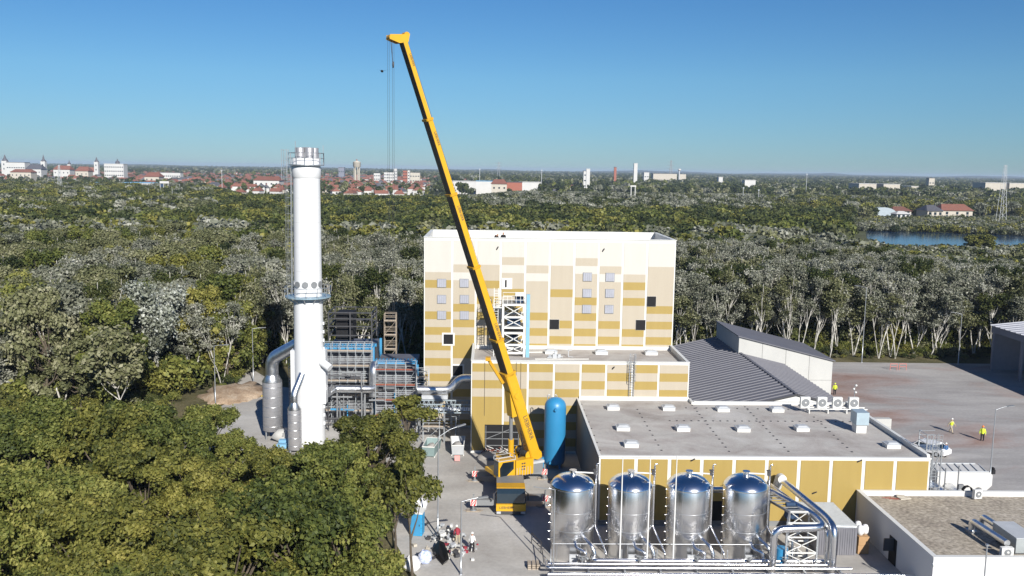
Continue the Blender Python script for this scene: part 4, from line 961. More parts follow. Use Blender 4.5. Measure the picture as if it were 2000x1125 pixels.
q = MB(); q.cbox((26.6, 75.6, 3.6), (1.0, .8, .7)); q.tube([(26.2, 76, 4.3), (27, 76, 4.3)], .2, 10); tag(q.build('pump_unit', navy), 'dark pump unit inside the lattice tower', 'pump')
q = MB(); q.tube([(24.9, 72.6, 0), (24.9, 72.6, 1.8)], .5, 18); q.tube([(25.9, 72.9, .2), (25.9, 72.9, 2.4)], .12, 10, 1)
tag(q.build('blue_drum', [blue, steel]), 'blue drum standing inside the lattice tower foot', 'drum')
# ribbed container and packed bales
cn = thing('ribbed_container', (30.6, 76, 0), 'grey ribbed metal container with sloping striped roof right of the pipe tower', 'container')
CX0, CX1, CY0, CY1 = 28.95, 32.3, 75.2, 80.9
q = MB(); q.box(CX0, CX1, CY0, CY1, 0, 2.5)
for k in range(16): x = CX0+.1+k*(CX1-CX0-.2)/15.5; q.box(x, x+.1, CY0-.05, CY0, .05, 2.5)
for k in range(24): y = CY0+.05+k*.235; q.box(CX1, CX1+.05, y, y+.11, .05, 2.5)
q.build('wall', mat('container_grey', (.26, .26, .29), .45, .4), cn)
q = MB()
ribbed(q, CX0-.05, 2.62, CX1+.05, 2.56, CY0-.05, CY1+.05, .26, .1); q.box(CX0-.02, CX1+.02, CY0-.02, CY1+.02, 2.5, 2.54)
q.build('roof', galv, cn)
bl = thing('bale_stack', (32.9, 76.6, 0), 'stack of cardboard boxes with white wrapped bales on top beside the ribbed container', 'bales')
q = MB()
for z in (0, .8): q.cbox((33.05, 75.9, z+.42), (.95, 1.0, .78), rz=.05*z)
q.build('carton', mat('cardboard', (.42, .26, .13), .8), bl)
q = MB()
for x, y in ((32.85, 75.8), (33.35, 76.0), (33.0, 76.7)): q.blob((x, y, 2.05), (.33, .36, .5), 0, 8, 5, .12, int(x*7))
q.build('wrapped_bale', whitec, bl)
for (x, y, l) in ((31.9, 69.4, 'small red and white pipe stub on the ground below the container'),):
    q = MB(); q.tube([(x, y, 0), (x, y, .6)], .18, 10); q.tube([(x, y, .6), (x+.5, y, .8)], .14, 10); tag(q.build('pipe_stub', [lgrey]), l, 'pipe')

# ------------------------------------------------------------ people
def mk_skin(name, nodes, edges, m, parent, sub=1):
    me = bpy.data.meshes.new(name); me.from_pydata([n[:3] for n in nodes], edges, [])
    me.materials.append(m); o = bpy.data.objects.new(name, me); COL.objects.link(o); o.parent = parent
    md = o.modifiers.new('skin', 'SKIN'); md.use_smooth_shade = True
    if not me.skin_vertices: 
        me.attributes
    return o, md
def limb(mb, pts, rs, m=0): mb.tube(pts, rs, 10, m)
def person(loc, rz, label, top, legs, hat, pose='stand', vest=None, k=1.0):
    t = thing('person', loc, label, 'person'); t.rotation_euler = (0, 0, rz); t.scale = (k, k, k)
    P = dict(stand=dict(ff=((-.12, -.05), (.14, .08)), hands=((-.30, -.12, .84), (.31, -.10, .82)), lean=0), walk=dict(ff=((-.11, -.32), (.12, .30)), hands=((-.28, .22, .86), (.30, -.30, .92)), lean=.04),
             carry=dict(ff=((-.13, -.1), (.14, .1)), hands=((-.20, -.36, 1.05), (.22, -.36, 1.08)), lean=.03), bend=dict(ff=((-.15, -.1), (.16, .1)), hands=((-.25, -.55, .75), (.2, -.6, .7)), lean=.34),
             hip=dict(ff=((-.15, 0), (.16, .05)), hands=((-.26, -.12, 1.02), (.33, -.1, .8)), lean=0))[pose]
    L = P['lean']; sh = Vector((0, -L, 1.44-L*.35)); hd = Vector((0, -L*1.45, 1.64-L*.5))
    bd = MB()          # body as one surface: torso, legs, arms, neck, head share rings
    bd.tube([(0, 0, .90), (0, -L*.3, 1.08), (0, -L*.7, 1.28), tuple(sh), (0, -L*1.15, 1.50-L*.4), tuple(hd-Vector((0, 0, .06))), tuple(hd), tuple(hd+Vector((0, 0, .09))), tuple(hd+Vector((0, 0, .12)))], [.14, .13, .16, .15, .06, .07, .095, .08, .02], 12)
    jk = MB(); tr = MB()
    jk.tube([(0, 0, .86), (0, -L*.3, 1.05), (0, -L*.75, 1.3), tuple(sh), (0, -L*1.05, 1.49-L*.36)], [.175, .165, .205, .19, .07], 12)
    for s, i in ((-1, 0), (1, 1)):
        fx, fy = P['ff'][i]; hx, hy, hz = P['hands'][i]; S0 = sh+Vector((s*.19, 0, -.02)); Hn = Vector((hx, hy, hz)); el = (S0+Hn)/2+Vector((s*.05, .06, -.03))
        bd.tube([S0, el, Hn], [.055, .04, .028], 8)
        d = (Hn-el).normalized(); sd = d.cross(Vector((0, 1, 0))).normalized()
        bd.tube([Hn, Hn+d*.05, Hn+d*.09], [.03, .04, .036], 8)
        for f in range(4): o_ = sd*(f-1.5)*.02; l = (.065, .08, .075, .06)[f]; bd.tube([Hn+d*.085+o_, Hn+d*(.085+l*.6)+o_, Hn+d*(.085+l)+o_+Vector((0, -.015, 0))], [.010, .009, .007], 5)
        bd.tube([Hn+d*.03+sd*.03, Hn+d*.075+sd*.06], [.011, .008], 5)
        jk.tube([S0-Vector((s*.05, 0, 0)), S0+Vector((s*.01, 0, -.05)), el, Hn-d*.02], [.085, .08, .06, .045], 10)
        kn = Vector((s*.11+(fx-s*.11)*.5, fy*.5-.05, .5)); an = Vector((fx, fy, .09))
        bd.tube([(s*.09, 0, .9), kn, an], [.08, .055, .04], 8)
        tr.tube([(s*.085, 0, .95), (s*.10, 0, .82), kn, an+Vector((0, 0, .02))], [.11, .115, .08, .07], 10)
        tr.tube([an+Vector((0, .08, -.05)), an+Vector((0, 0, -.04)), an+Vector((0, -.14, -.06)), an+Vector((0, -.19, -.07))], [.04, .055, .045, .02], 8, 1)
    bd.blob(tuple(hd+Vector((0, -.1, 0))), (.018, .03, .025)); 
    for s in (-1, 1): bd.blob(tuple(hd+Vector((s*.092, 0, 0))), (.012, .02, .03)); bd.blob(tuple(hd+Vector((s*.035, -.088, .02))), (.012, .01, .01), 1)
    bd.box(hd.x-.025, hd.x+.025, hd.y-.1, hd.y-.08, hd.z-.05, hd.z-.04, 2)
    bd.build('body', [skin, dgrey, redc], t, True); jk.build('jacket', top, t, True)
    tr.build('trousers', [legs, dgrey], t, True)
    if vest:
        v = MB(); v.tube([(0, 0, .95), (0, -L*.75, 1.3), (0, -L, 1.46-L*.35)], [.19, .22, .17], 12); v.build('vest', vest, t, True)
    if hat:
        h = MB(); c = hd+Vector((0, 0, .05)); h.lathe(tuple(c), [(.15, 0), (.145, .012), (.118, .02), (.112, .07), (.08, .12), (0, .14)], 16); h.blob(tuple(c+Vector((0, -.12, .01))), (.09, .07, .012)); h.build('helmet', hat, t, True)
    return t
def at(u, v): p = G(u, v); return (p.x, p.y, .012)
person(at(922, 1078), 2.6, 'person in white shirt, dark trousers and white helmet standing on the road by the rubbish', whitec, blackc, white, 'hip')
person(at(894, 1064), 3.4, 'person in dark red checked shirt with white helmet behind the rubbish heap', redc, khaki, white, 'bend')
person(at(1857, 845), .4, 'person in hi-vis vest, pale trousers and white helmet walking in the yard', khaki, khaki, white, 'walk', hivis, 1.08)
person(at(1918, 861), -.5, 'person in hi-vis vest and orange helmet standing in the yard, right one', hivis, blackc, orange, 'stand', hivis, 1.08)
person(at(1846, 893), 3.3, 'person in navy jacket and white helmet standing beside the white car', mat('blue_cloth', (.06, .14, .30), .85), blackc, white, 'stand', None, .98)
person(at(1630, 771), 3.0, 'person in bright yellow hi-vis jacket at the corner of the pale shed', hivis, blackc, hivis, 'stand', hivis)
a = A(983, 466, 121); person((a.x, 121, 22.67), 0, 'dark-clad person standing on the roof of the tall hall', blackc, blackc, None, 'stand', None, 1.15)
a = A(966, 466, 121); person((a.x, 121, 22.67), .8, 'dark-clad person bending down on the roof of the tall hall', blackc, blackc, None, 'bend', None, 1.15)

# ------------------------------------------------------------ lamp posts
def lamp(u, vb, h, label, arm=1.6, az=0., up=.35, m=None):
    p = G(u, vb); t = thing('street_lamp', (p.x, p.y, 0), label, 'street lamp', 'tall grey lamp posts'); x, y = p.x, p.y
    MB().tube([(x, y, 0), (x, y, .05), (x, y, .06), (x, y, h*.3), (x, y, h)], [.16, .16, .085, .075, .05], 10).build('pole', galv, t)
    c, s_ = math.cos(az), math.sin(az)
    MB().tube([(x, y, h-.05), (x+arm*c*.6, y+arm*s_*.6, h+up*.7), (x+arm*c, y+arm*s_, h+up)], .035, 6).build('arm', galv, t)
    q = MB(); q.beam((x+arm*c, y+arm*s_, h+up), (x+(arm+.8)*c, y+(arm+.8)*s_, h+up*1.25), .28, .09); q.build('lamp_head', mgrey, t)
lamp(855, 1046, A(858, 852, 79.2).z, 'tall lamp post beside the rubbish heap, arm pointing to the crane side', 1.7, .25, .8)
lamp(900, 1122, A(901, 980, 71).z, 'lamp post at the bottom edge right of the rubbish heap', 1.4, .2, .2)
lamp(1932, 950, A(1952, 800, 93).z, 'lamp post in the yard right of the white van', 1.3, .1, .3)
lamp(1683, 708, A(1691, 562, 156.8).z, 'lamp post at the forest edge behind the grey shed', 1.2, 2.6, .2)
lamp(1871, 712, A(1873, 615, 155).z, 'lamp post at the forest edge next to the open hall', 1.0, 2.8, .2)
lamp(421, 790, A(418, 676, 124).z, 'lamp post by the pale path at the left forest edge', 1.2, .1, .1)
lamp(495, 748, A(494, 640, 138).z, 'lamp post in front of the trees left of the chimney', 1.2, .2, .1)
t = thing('street_lamp', (37, 60, 0), 'slim pole rising in front of the white building, bottom right', 'pole')
p = A(1928, 1066, 62); MB().tube([(p.x, 62, 0), (p.x, 62, p.z)], [.07, .05], 8).build('pole', galv, t); MB().box(p.x-.1, p.x+.1, 61.9, 62.1, p.z, p.z+.12).build('cap', galv, t)
q = MB(); p = G(1930, 925); q.cbox((p.x+.5, p.y, .25), (.35, .5, .5)); q.blob((p.x+.5, p.y, .6), (.15, .3, .15)); tag(q.build('small_generator', blackc), 'small black generator on the yard beside the lamp post', 'generator')

# ------------------------------------------------------------ vehicles, skips, plant in the yard
def car(loc, rz, label, body, name='parked_car', L=4.4, Wd=1.8, Hh=1.45, van=False):
    t = thing(name, loc, label, 'van' if van else 'car'); t.rotation_euler = (0, 0, rz)
    w = Wd/2; b = MB()
    prof = [(-L/2, .35), (-L/2, .8), (-L*.38, .92), (-L*.24, Hh), (L*.22, Hh), (L*.42, .98), (L/2, .85), (L/2, .35)] if not van else [(-L/2, .35), (-L/2, Hh), (L*.22, Hh), (L*.34, 1.25), (L*.48, 1.05), (L/2, .8), (L/2, .35)]
    b.prism([(x, -w, z) for x, z in prof], (0, Wd, 0)); b.build('body', body, t, True)
    g = MB()
    if van: g.prism([(L*.235, -w*.9, Hh-.1), (L*.345, -w*.9, 1.3), (L*.36, -w*.9, 1.3), (L*.25, -w*.9, Hh-.1)], (0, Wd*.9, 0))
    else:
        for s in (-1, 1): g.add([(-L*.33, s*(w+.01), .97), (-L*.23, s*(w+.01), Hh-.1), (L*.20, s*(w+.01), Hh-.1), (L*.36, s*(w+.01), .99)], [(0, 1, 2, 3)])
        g.add([(L*.235, -w*.85, Hh-.04), (L*.41, -w*.85, 1.03), (L*.41, w*.85, 1.03), (L*.235, w*.85, Hh-.04)], [(0, 1, 2, 3)])
        g.add([(-L*.25, -w*.85, Hh-.04), (-L*.385, -w*.85, .96), (-L*.385, w*.85, .96), (-L*.25, w*.85, Hh-.04)], [(0, 1, 2, 3)])
    g.build('window', glass, t, True)
    for x in (-L*.3, L*.3):
        for s in (-1, 1):
            q = MB(); q.tube([(x, s*w-s*.15, .33), (x, s*w+s*.03, .33)], .33, 18); q = q.build('wheel', rubber, t, True); MB().tube([(x, s*w, .33), (x, s*w+s*.05, .33)], .19, 12).build('rim', lgrey, q, True)
    for s in (-1, 1): MB().cbox((L/2, s*w*.7, .7), (.06, .3, .16)).build('headlight', white, t, True)
    return t
cp = G(1810, 890); car((cp.x+.8, cp.y+1.0, .012), -.95, 'white car parked by the right end of the low hall', mat('car_white', (.8, .8, .8), .25, spec=.7))
vb = thing('white_tank_trailer', (52.5, 95, 0), 'white boxy trailer with a grating roof and two silver drums before it', 'trailer')
VX0, VX1, VY0, VY1 = 46.6, 52.6, 90.2, 93.6
q = MB(); q.prism([(46.8, VY0, .5), (52.0, VY0, .5), (52.6, VY0, 1.1), (52.6, VY0, 2.2), (52.3, VY0, 2.5), (46.8, VY0, 2.5)], (0, 2.9, 0)); q.build('body', whitew, vb)
q = MB()
for k in range(7): q.beam((46.9+k*.85, VY0+.2, 2.55), (47.4+k*.85, VY0+2.7, 2.55), .08)
q.beam((46.8, VY0+.1, 2.56), (52.2, VY0+.1, 2.56), .1); q.beam((46.8, VY0+2.8, 2.56), (52.2, VY0+2.8, 2.56), .1)
q.build('roof_walkway', lgrey, vb)
for x in (48.0, 51.2):
    q = MB(); q.tube([(x, VY0-.02, .45), (x, VY0+.3, .45)], .45, 16); q.build('wheel', rubber, vb)
for k, x in enumerate((46.4, 47.8)):
    q = MB(); q.tube([(x, 87.6, 1.0), (x+.15, 89.9, 1.0)], .5, 20, 0); q.tube([(x, 87.55, 1.0), (x, 87.6, 1.0)], .5, 20, 1)
    tag(q.build('silver_drum', [alu, white]), ('left' if k == 0 else 'right')+' silver horizontal drum with white end, in front of the white trailer', 'drum')
tv = thing('steel_stair', (43.5, 84.5, 0), 'grey steel ladder and platform climbing the right end of the low hall', 'stair')
q = MB()
for x in (42.1, 43.6):
    for y in (83.6, 85.2): q.beam((x, y, 0), (x, y, 8.4 if x < 43 else 7.0), .09)
q.build('post', galv, tv)
for z in (3.2, 6.9): MB().box(42.0, 43.7, 83.5, 85.3, z, z+.07).build('platform', galv, tv)
q = MB()
for z in (4.3, 7.5, 8.0, 8.4):
    q.beam((42.1, 83.6, z), (43.6, 83.6, z), .05); q.beam((42.1, 85.2, z), (43.6, 85.2, z), .05); q.beam((42.1, 83.6, z), (42.1, 85.2, z), .05)
for k in range(6): q.beam((42.1+k*.3, 83.6, 6.9), (42.1+k*.3, 83.6, 8.4), .04)
q.beam((42.1, 83.6, .2), (43.6, 83.6, 3.2), .07); q.beam((43.6, 83.6, .2), (42.1, 83.6, 3.2), .07); q.beam((42.1, 83.6, 3.4), (43.6, 83.6, 6.8), .07)
q.build('handrail', galv, tv)
q = MB()
for s in (-.25, .25): q.beam((42.8+s, 83.35, 3.3), (42.8+s, 83.35, 8.6), .05)
for k in range(17): q.beam((42.55, 83.35, 3.5+k*.3), (43.05, 83.35, 3.5+k*.3), .035)
q.build('ladder', galv, tv)
eq = thing('yard_pipe_rack', (45.5, 84.6, 0), 'low rack of pale pipes and two thin posts in front of the drums', 'pipe rack')
q = MB()
for k in range(6): q.tube([(44.2, 84.0+k*.5, 1.3+.12*(k % 2)), (48.2, 85.2+k*.35, 1.3)], .1, 8)
q.build('pipes', lgrey, eq)
q = MB()
for x, y, h in ((45.6, 86.4, 4.2), (47.2, 86.9, 4.3)): q.tube([(x, y, 0), (x, y, h)], .06, 6)
q.cbox((47.4, 86.7, 2.2), (.5, .3, .5)); q.build('post', mgrey, eq)
q = MB(); q.box(44.5, 49.2, 84.2, 87.6, .02, .25); q.build('base_slab', shedw, eq)
def skip_box(c, rz, label, L=3.6, Wd=1.7, h=1.3, m=lgrey, load=None):
    t = thing('skip_container', (c.x, c.y, 0), label, 'skip'); t.rotation_euler = (0, 0, rz); b = MB(); w = Wd/2
    o = [(-w*.8, -L/2), (w*.8, -L/2), (w, L/2), (-w, L/2)]
    for k in range(4):
        a, d = o[k], o[(k+1) % 4]; b.prism([(a[0]*.85, a[1]*.85, .15), (d[0]*.85, d[1]*.85, .15), (d[0], d[1], h), (a[0], a[1], h)], (-.06*(a[1]-d[1])/L if k % 2 else 0, .06 if k == 0 else (-.06 if k == 2 else 0), 0.0) if True else (0, 0, 0))
    b.box(-w*.8, w*.8, -L*.42, L*.42, .1, .18); b.build('skip_body', m, t, True)
    q = MB()
    for k in range(4): a, d = o[k], o[(k+1) % 4]; q.beam((a[0], a[1], h), (d[0], d[1], h), .1)
    for s in (-1, 1): q.box(s*w*.8-.05, s*w*.8+.05, -L*.45, L*.45, 0, .12)
    q.build('rim', white, t, True)
    if load: q = MB(); q.blob((0, 0, .55), (w*.7, L*.38, .5), 0, 14, 6, .2, 5); tag(q.build('rubble_load', load), 'pale rubble filling the '+label.split(',')[0], 'rubble'); q_ = COL.objects[-1]; q_.location = (c.x, c.y, 0); q_.rotation_euler = (0, 0, rz)
skip_box(G(894, 882), .03, 'open grey skip, standing left of the process hall corner', load=conc)
skip_box(G(842, 885), -.12, 'open grey-green skip, partly behind the tree at the lamp post', m=mat('skip_green', (.22, .30, .30), .6), load=conc)
# portable toilet, bags, tarps and scrap by the rubbish heap
pt = thing('portable_toilet', (0, 0, 0), 'blue portable toilet cabin with white roof beside the young trees', 'toilet cabin'); c = G(814, 1048)
pt.location = (c.x, c.y+.6, 0); pt.rotation_euler = (0, 0, -.15)
MB().box(-.55, .55, -.55, .55, .05, 2.1).build('cabin', mat('toilet_blue', (.03, .33, .62), .5), pt, True)
q = MB(); q.prism([(-.62, -.62, 2.1), (.62, -.62, 2.1), (.62, -.62, 2.22), (0, -.62, 2.38), (-.62, -.62, 2.22)], (0, 1.24, 0)); q.build('roof', white, pt, True)
q = MB(); q.box(-.42, .42, -.58, -.555, .12, 2.0); d = q.build('door', lblue, pt, True); MB().cbox((.32, -.6, 1.05), (.06, .05, .16)).build('handle', dgrey, d, True)
q = MB()
for k in range(4): q.box(-.56, .56, -.57, -.56, .3+k*.45, .34+k*.45)
q.build('rib', blue, pt, True)
def sack(u, v, r, h, label, m, seed, name='bulk_bag'):
    c = G(u, v); q = MB(); q.blob((c.x, c.y+r*.6, h*.45), (r, r, h*.55), 0, 16, 9, .10, seed); q.beam((c.x-r*.5, c.y+r*.6-r*.5, h*.9), (c.x-r*.2, c.y+r*.6, h*1.1), .05); tag(q.build(name, m), label, 'bag')
sack(803, 1118, .75, 1.2, 'large white bulk bag at the foot of the young tree trunk', whitec, 1)
sack(829, 1103, .6, 1.1, 'white and blue striped bag between the trunk and the black tarpaulin', mat('striped_bag', (.7, .73, .8), .8, c2=(.3, .38, .65), sc=4, amt=.2, stretch=(1, 1, 4)), 2)
sack(812, 1002, 1.1, 1.3, 'heap of white sheeting behind the blue toilet', whitec, 3, 'white_sheeting')
q = MB(); c = G(860, 1092); q.prism([(c.x-.8, c.y+1.6, .1), (c.x-.45, c.y+1.9, .6), (c.x+.05, c.y+1.2, .7), (c.x+.4, c.y-.3, .6), (c.x+.6, c.y-1.2, .25), (c.x+.25, c.y-1.3, .05), (c.x-.3, c.y-.1, .2)], (.2, .1, .25)); tag(q.build('tarpaulin', tarp), 'black tarpaulin draped beside the rubbish heap', 'tarpaulin')
rr = random.Random(5); q = MB(); c = G(882, 1078)
for k in range(90):
    x, y = c.x+rr.gauss(0, .9), c.y+rr.gauss(0, 1.0); s = rr.uniform(.1, .4); q.cbox((x, y, s*.4+rr.random()*.5*max(0, 1-abs(x-c.x))), (s, s*rr.uniform(.4, 1.5), s*.6), rr.randrange(5), rr.random()*3)
tag(kind(q.build('rubbish_heap', [white, lgrey, dgrey, stucco, redc]), 'stuff'), 'low heap of mixed white, grey and red construction rubbish', 'rubbish')
q = MB(); c = G(868, 1048)
for k in range(60):
    x, y = c.x+rr.gauss(0, .6), c.y+rr.gauss(0, .7); s = rr.uniform(.1, .35); q.cbox((x, y, s*.4+rr.random()*.5), (s, s*rr.uniform(.4, 1.5), s*.7), rr.randrange(3), rr.random()*3)
tag(kind(q.build('scrap_heap', [dgrey, lgrey, white]), 'stuff'), 'dark scrap heap at the foot of the lamp post', 'scrap')
q = MB(); c = G(975, 882)
for k in range(110):
    x, y = c.x+rr.gauss(0, 1.1), c.y+rr.uniform(-1.2, 1.0); l = rr.uniform(.3, 1.3); a = rr.random()*6; q.beam((x, y, .1+rr.random()*.5), (x+l*math.cos(a), y+l*math.sin(a), .1+rr.random()*.8), .06, m=rr.randrange(4))
tag(kind(q.build('scrap_metal', [rust, lgrey, white, plank]), 'stuff'), 'tangle of rusty red and white scrap metal in front of the hall gate', 'scrap')
gr = MB(); c = G(975, 893); gr.blob((c.x, c.y, 0), (2.4, 1.6, .5), 0, 14, 6, .2, 9); tag(kind(gr.build('rubble', conc), 'stuff'), 'low grey rubble below the scrap metal at the gate', 'rubble')
bs = MB(); c = G(1042, 1108)
for z in range(3):
    for k in range(3): bs.box(c.x-.5+k*.37, c.x-.22+k*.37, c.y-.5, c.y+.5, z*.16, z*.16+.1)
tag(bs.build('pallet_pile', plank), 'short pile of dark pallets left of the leftmost tank', 'pallets')
fb = thing('metal_barrier', G(1040, 1080), 'dark bent metal barrier on the road left of the leftmost tank', 'barrier'); a, c, d = G(1038, 1062), G(1056, 1080), G(1062, 1120)
q = MB(); q.beam((a.x, a.y, 0), (a.x, a.y, 1.0), .07); q.beam((a.x, a.y, 1.0), (c.x, c.y, 1.0), .07); q.beam((c.x, c.y, 0), (c.x, c.y, 1.0), .07); q.beam((c.x, c.y, 1.0), (d.x, d.y, .9), .07); q.beam((a.x, a.y, .5), (c.x, c.y, .5), .05); q.build('rail', dgrey, fb)
for (u, v, l) in ((1745, 723, 'left red and white barrier frame at the back of the yard'), (1763, 723, 'right red and white barrier frame at the back of the yard')):
    c = G(u, v); t = thing('red_barrier', (c.x, c.y, 0), l, 'barrier'); q = MB()
    for s in (-.6, .6): q.beam((c.x+s, c.y, 0), (c.x+s, c.y, 1.1), .07)
    q.beam((c.x-.6, c.y, 1.1), (c.x+.6, c.y, 1.1), .09); q.beam((c.x-.6, c.y, .6), (c.x+.6, c.y, .6), .07); q.build('frame', mat('barrier_red', (.55, .18, .15), .6), t)
q = MB(); c = G(893, 902); q.box(c.x-.3, c.x+.3, c.y-.02, c.y+.02, .1, .75); tag(q.build('small_warning_board', mat('board_red', (.75, .35, .33), .6)), 'small red and white board on the road before the grey skip', 'sign')
q = MB(); c = G(565, 872)
for k in range(2): q.box(c.x-1.2, c.x-.1+.3*k, c.y-1.2+k*1.0, c.y-.5+k*1.0, .1, .6+.2*k)
tag(q.build('blue_crates', hazyblue), 'pale blue crates among the trees in front of the silver vessels', 'crates')
q = MB(); c = G(450, 770); q.blob((c.x+.5, c.y, -.2), (4.6, 6.5, 1.2), 0, 24, 8, .18, 12); tag(kind(q.build('earth_mound', dirt), 'stuff'), 'pale earth mound at the left forest edge', 'earth mound')
q = MB(); c = G(480, 776)
for k in range(5): q.tube([(c.x-2.2+.25*k, c.y-.6+.3*k, .12), (c.x+2.4+.2*k, c.y+.4+.3*k, .12)], .07, 6)
tag(q.build('yellow_pipes', mat('pipe_yellow', (.65, .5, .04), .5)), 'bundle of yellow pipes lying on the path by the earth mound', 'pipes')

# ------------------------------------------------------------ trees
def leaf_mesh(name, C, Nn, size, tint, mats, extra=None, mi=None, asp=1.5, coh=.75):
    """C centres (n,3), Nn outward normals, size (n,), tint (n,): one small leaf-spray quad each"""
    n = len(C); r1 = rng.normal(size=(n, 3)); nrm = Nn*coh+np.array([0, 0, .25])+r1*.85
    nrm /= np.linalg.norm(nrm, axis=1, keepdims=True)
    a = np.cross(nrm, rng.normal(size=(n, 3))); a /= np.linalg.norm(a, axis=1, keepdims=True); b_ = np.cross(nrm, a)
    s = size[:, None]*.5; bend = nrm*s*.35
    V = np.stack([C-a*s*asp, C-b_*s+bend, C+a*s*asp, C+b_*s+bend], 1).reshape(-1, 3)
    return V, np.arange(4*n).reshape(n, 4), np.repeat(tint, 4)
def np_mesh(name, V, Fq, tint, mats, MI=None):
    me = bpy.data.meshes.new(name); n = len(V); f = len(Fq)
    me.vertices.add(n); me.vertices.foreach_set('co', V.astype(np.float32).ravel())
    me.loops.add(f*4); me.loops.foreach_set('vertex_index', Fq.astype(np.int32).ravel())
    me.polygons.add(f); me.polygons.foreach_set('loop_start', (np.arange(f)*4).astype(np.int32)); me.polygons.foreach_set('loop_total', np.full(f, 4, np.int32))
    for m in mats: me.materials.append(m)
    if MI is not None: me.polygons.foreach_set('material_index', MI.astype(np.int32))
    at_ = me.attributes.new('tint', 'FLOAT', 'POINT'); at_.data.foreach_set('value', tint.astype(np.float32))
    me.update(); me.validate(); return me
def crown_pts(blobs, n, shell=.55, fuzz=.2):
    """leaf positions near the surface of many overlapping clumps; few inside"""
    B = np.array([b[:3] for b in blobs]); Rr = np.array([b[3] for b in blobs]); w = Rr**2; k = rng.choice(len(B), n, p=w/w.sum())
    d = rng.normal(size=(n, 3)); d /= np.linalg.norm(d, axis=1, keepdims=True)
    rad_ = Rr[k]*(1-shell*rng.random(n)**1.8)*(1+fuzz*rng.normal(size=n)); d[:, 2] = np.where((d[:, 2] < -.3) & (rng.random(n) < .6), -d[:, 2]*.6, d[:, 2])
    return B[k]+d*rad_[:, None]*np.array([1, 1, 1.0]), d, k
greenL = leafmat('leaf_green', [(.032, .048, .014), (.095, .118, .028), (.175, .19, .045), (.31, .30, .085)])
oliveL = leafmat('leaf_olive', [(.042, .055, .014), (.125, .132, .03), (.205, .20, .045), (.31, .28, .075)])
silverL = leafmat('leaf_silver', [(.075, .085, .055), (.18, .19, .135), (.28, .285, .22), (.43, .43, .37)])
paleL = leafmat('leaf_pale_green', [(.055, .065, .03), (.125, .135, .06), (.20, .205, .10), (.34, .33, .21)])
darkL = leafmat('leaf_dark', [(.018, .030, .010), (.042, .058, .018), (.075, .09, .025), (.125, .13, .045)])
brightL = leafmat('leaf_bright_silver', [(.12, .13, .09), (.26, .28, .22), (.42, .44, .38), (.62, .64, .60)])
LM = [greenL, oliveL, silverL, paleL, darkL, brightL]
def trunk_mesh(paths, m, name='trunk'):
    b = MB()
    for pts, r0, r1 in paths:
        n = len(pts); b.tube(pts, [r0+(r1-r0)*i/(n-1) for i in range(n)], 6, 0)
    me = bpy.data.meshes.new(name); me.from_pydata(b.v, [], b.f); me.materials.append(m); me.polygons.foreach_set('use_smooth', [True]*len(me.polygons)); return me
def wander(p, d, L, k, j, up=.25):
    pts = [Vector(p)]; d = Vector(d).normalized()
    for i in range(k):
        d = (d+Vector((random.gauss(0, j), random.gauss(0, j), random.gauss(0, j)+up*j))).normalized(); pts.append(pts[-1]+d*L/k)
    return pts
def broadleaf(h, r, nleaf, leaf, mi, nblob=26, seed=0, crown0=.3, bl=(.24, .42), core=.38, shell=.4):
    """round crowned tree: returns (crown mesh, trunk mesh)"""
    random.seed(seed); paths = []; blobs = []
    tr = wander((0, 0, -.2), (random.gauss(0, .06), random.gauss(0, .06), 1), h*.72, 6, .06); paths.append((tr, .035*h*.6, .03))
    for i in range(nblob):
        a = random.random()*6.283; z = crown0+(1-crown0)*random.random()**.8; rr = r*math.sqrt(max(.04, 1-((z-.55)/.52)**2))*random.uniform(.5, 1.2)
        br = r*random.uniform(*bl); c = (rr*math.cos(a), rr*math.sin(a), min(z*h, h-br*.75), br); blobs.append(c)
        if i % 2 == 0:
            t = tr[min(5, 1+int(z*4))]; mdl = t.lerp(Vector(c[:3]), .5)+Vector((0, 0, -.05*h)); paths.append(([t, mdl, Vector(c[:3])], .012*h, .012))
    for i in range(5): blobs.append((random.gauss(0, r*.25), random.gauss(0, r*.25), h*random.uniform(.72, .9), r*core))
    C, d, k = crown_pts(blobs, nleaf, shell, .16); kt = rng.normal(.5, .12, len(blobs))
    V, F, T = leaf_mesh('c', C, d, leaf*(.6+.8*rng.random(nleaf)), np.clip(kt[k]+rng.normal(0, .16, nleaf), 0, 1), None, coh=1.1)
    return np_mesh('crown', V, F, T, [LM[mi]]), trunk_mesh(paths, bark2)
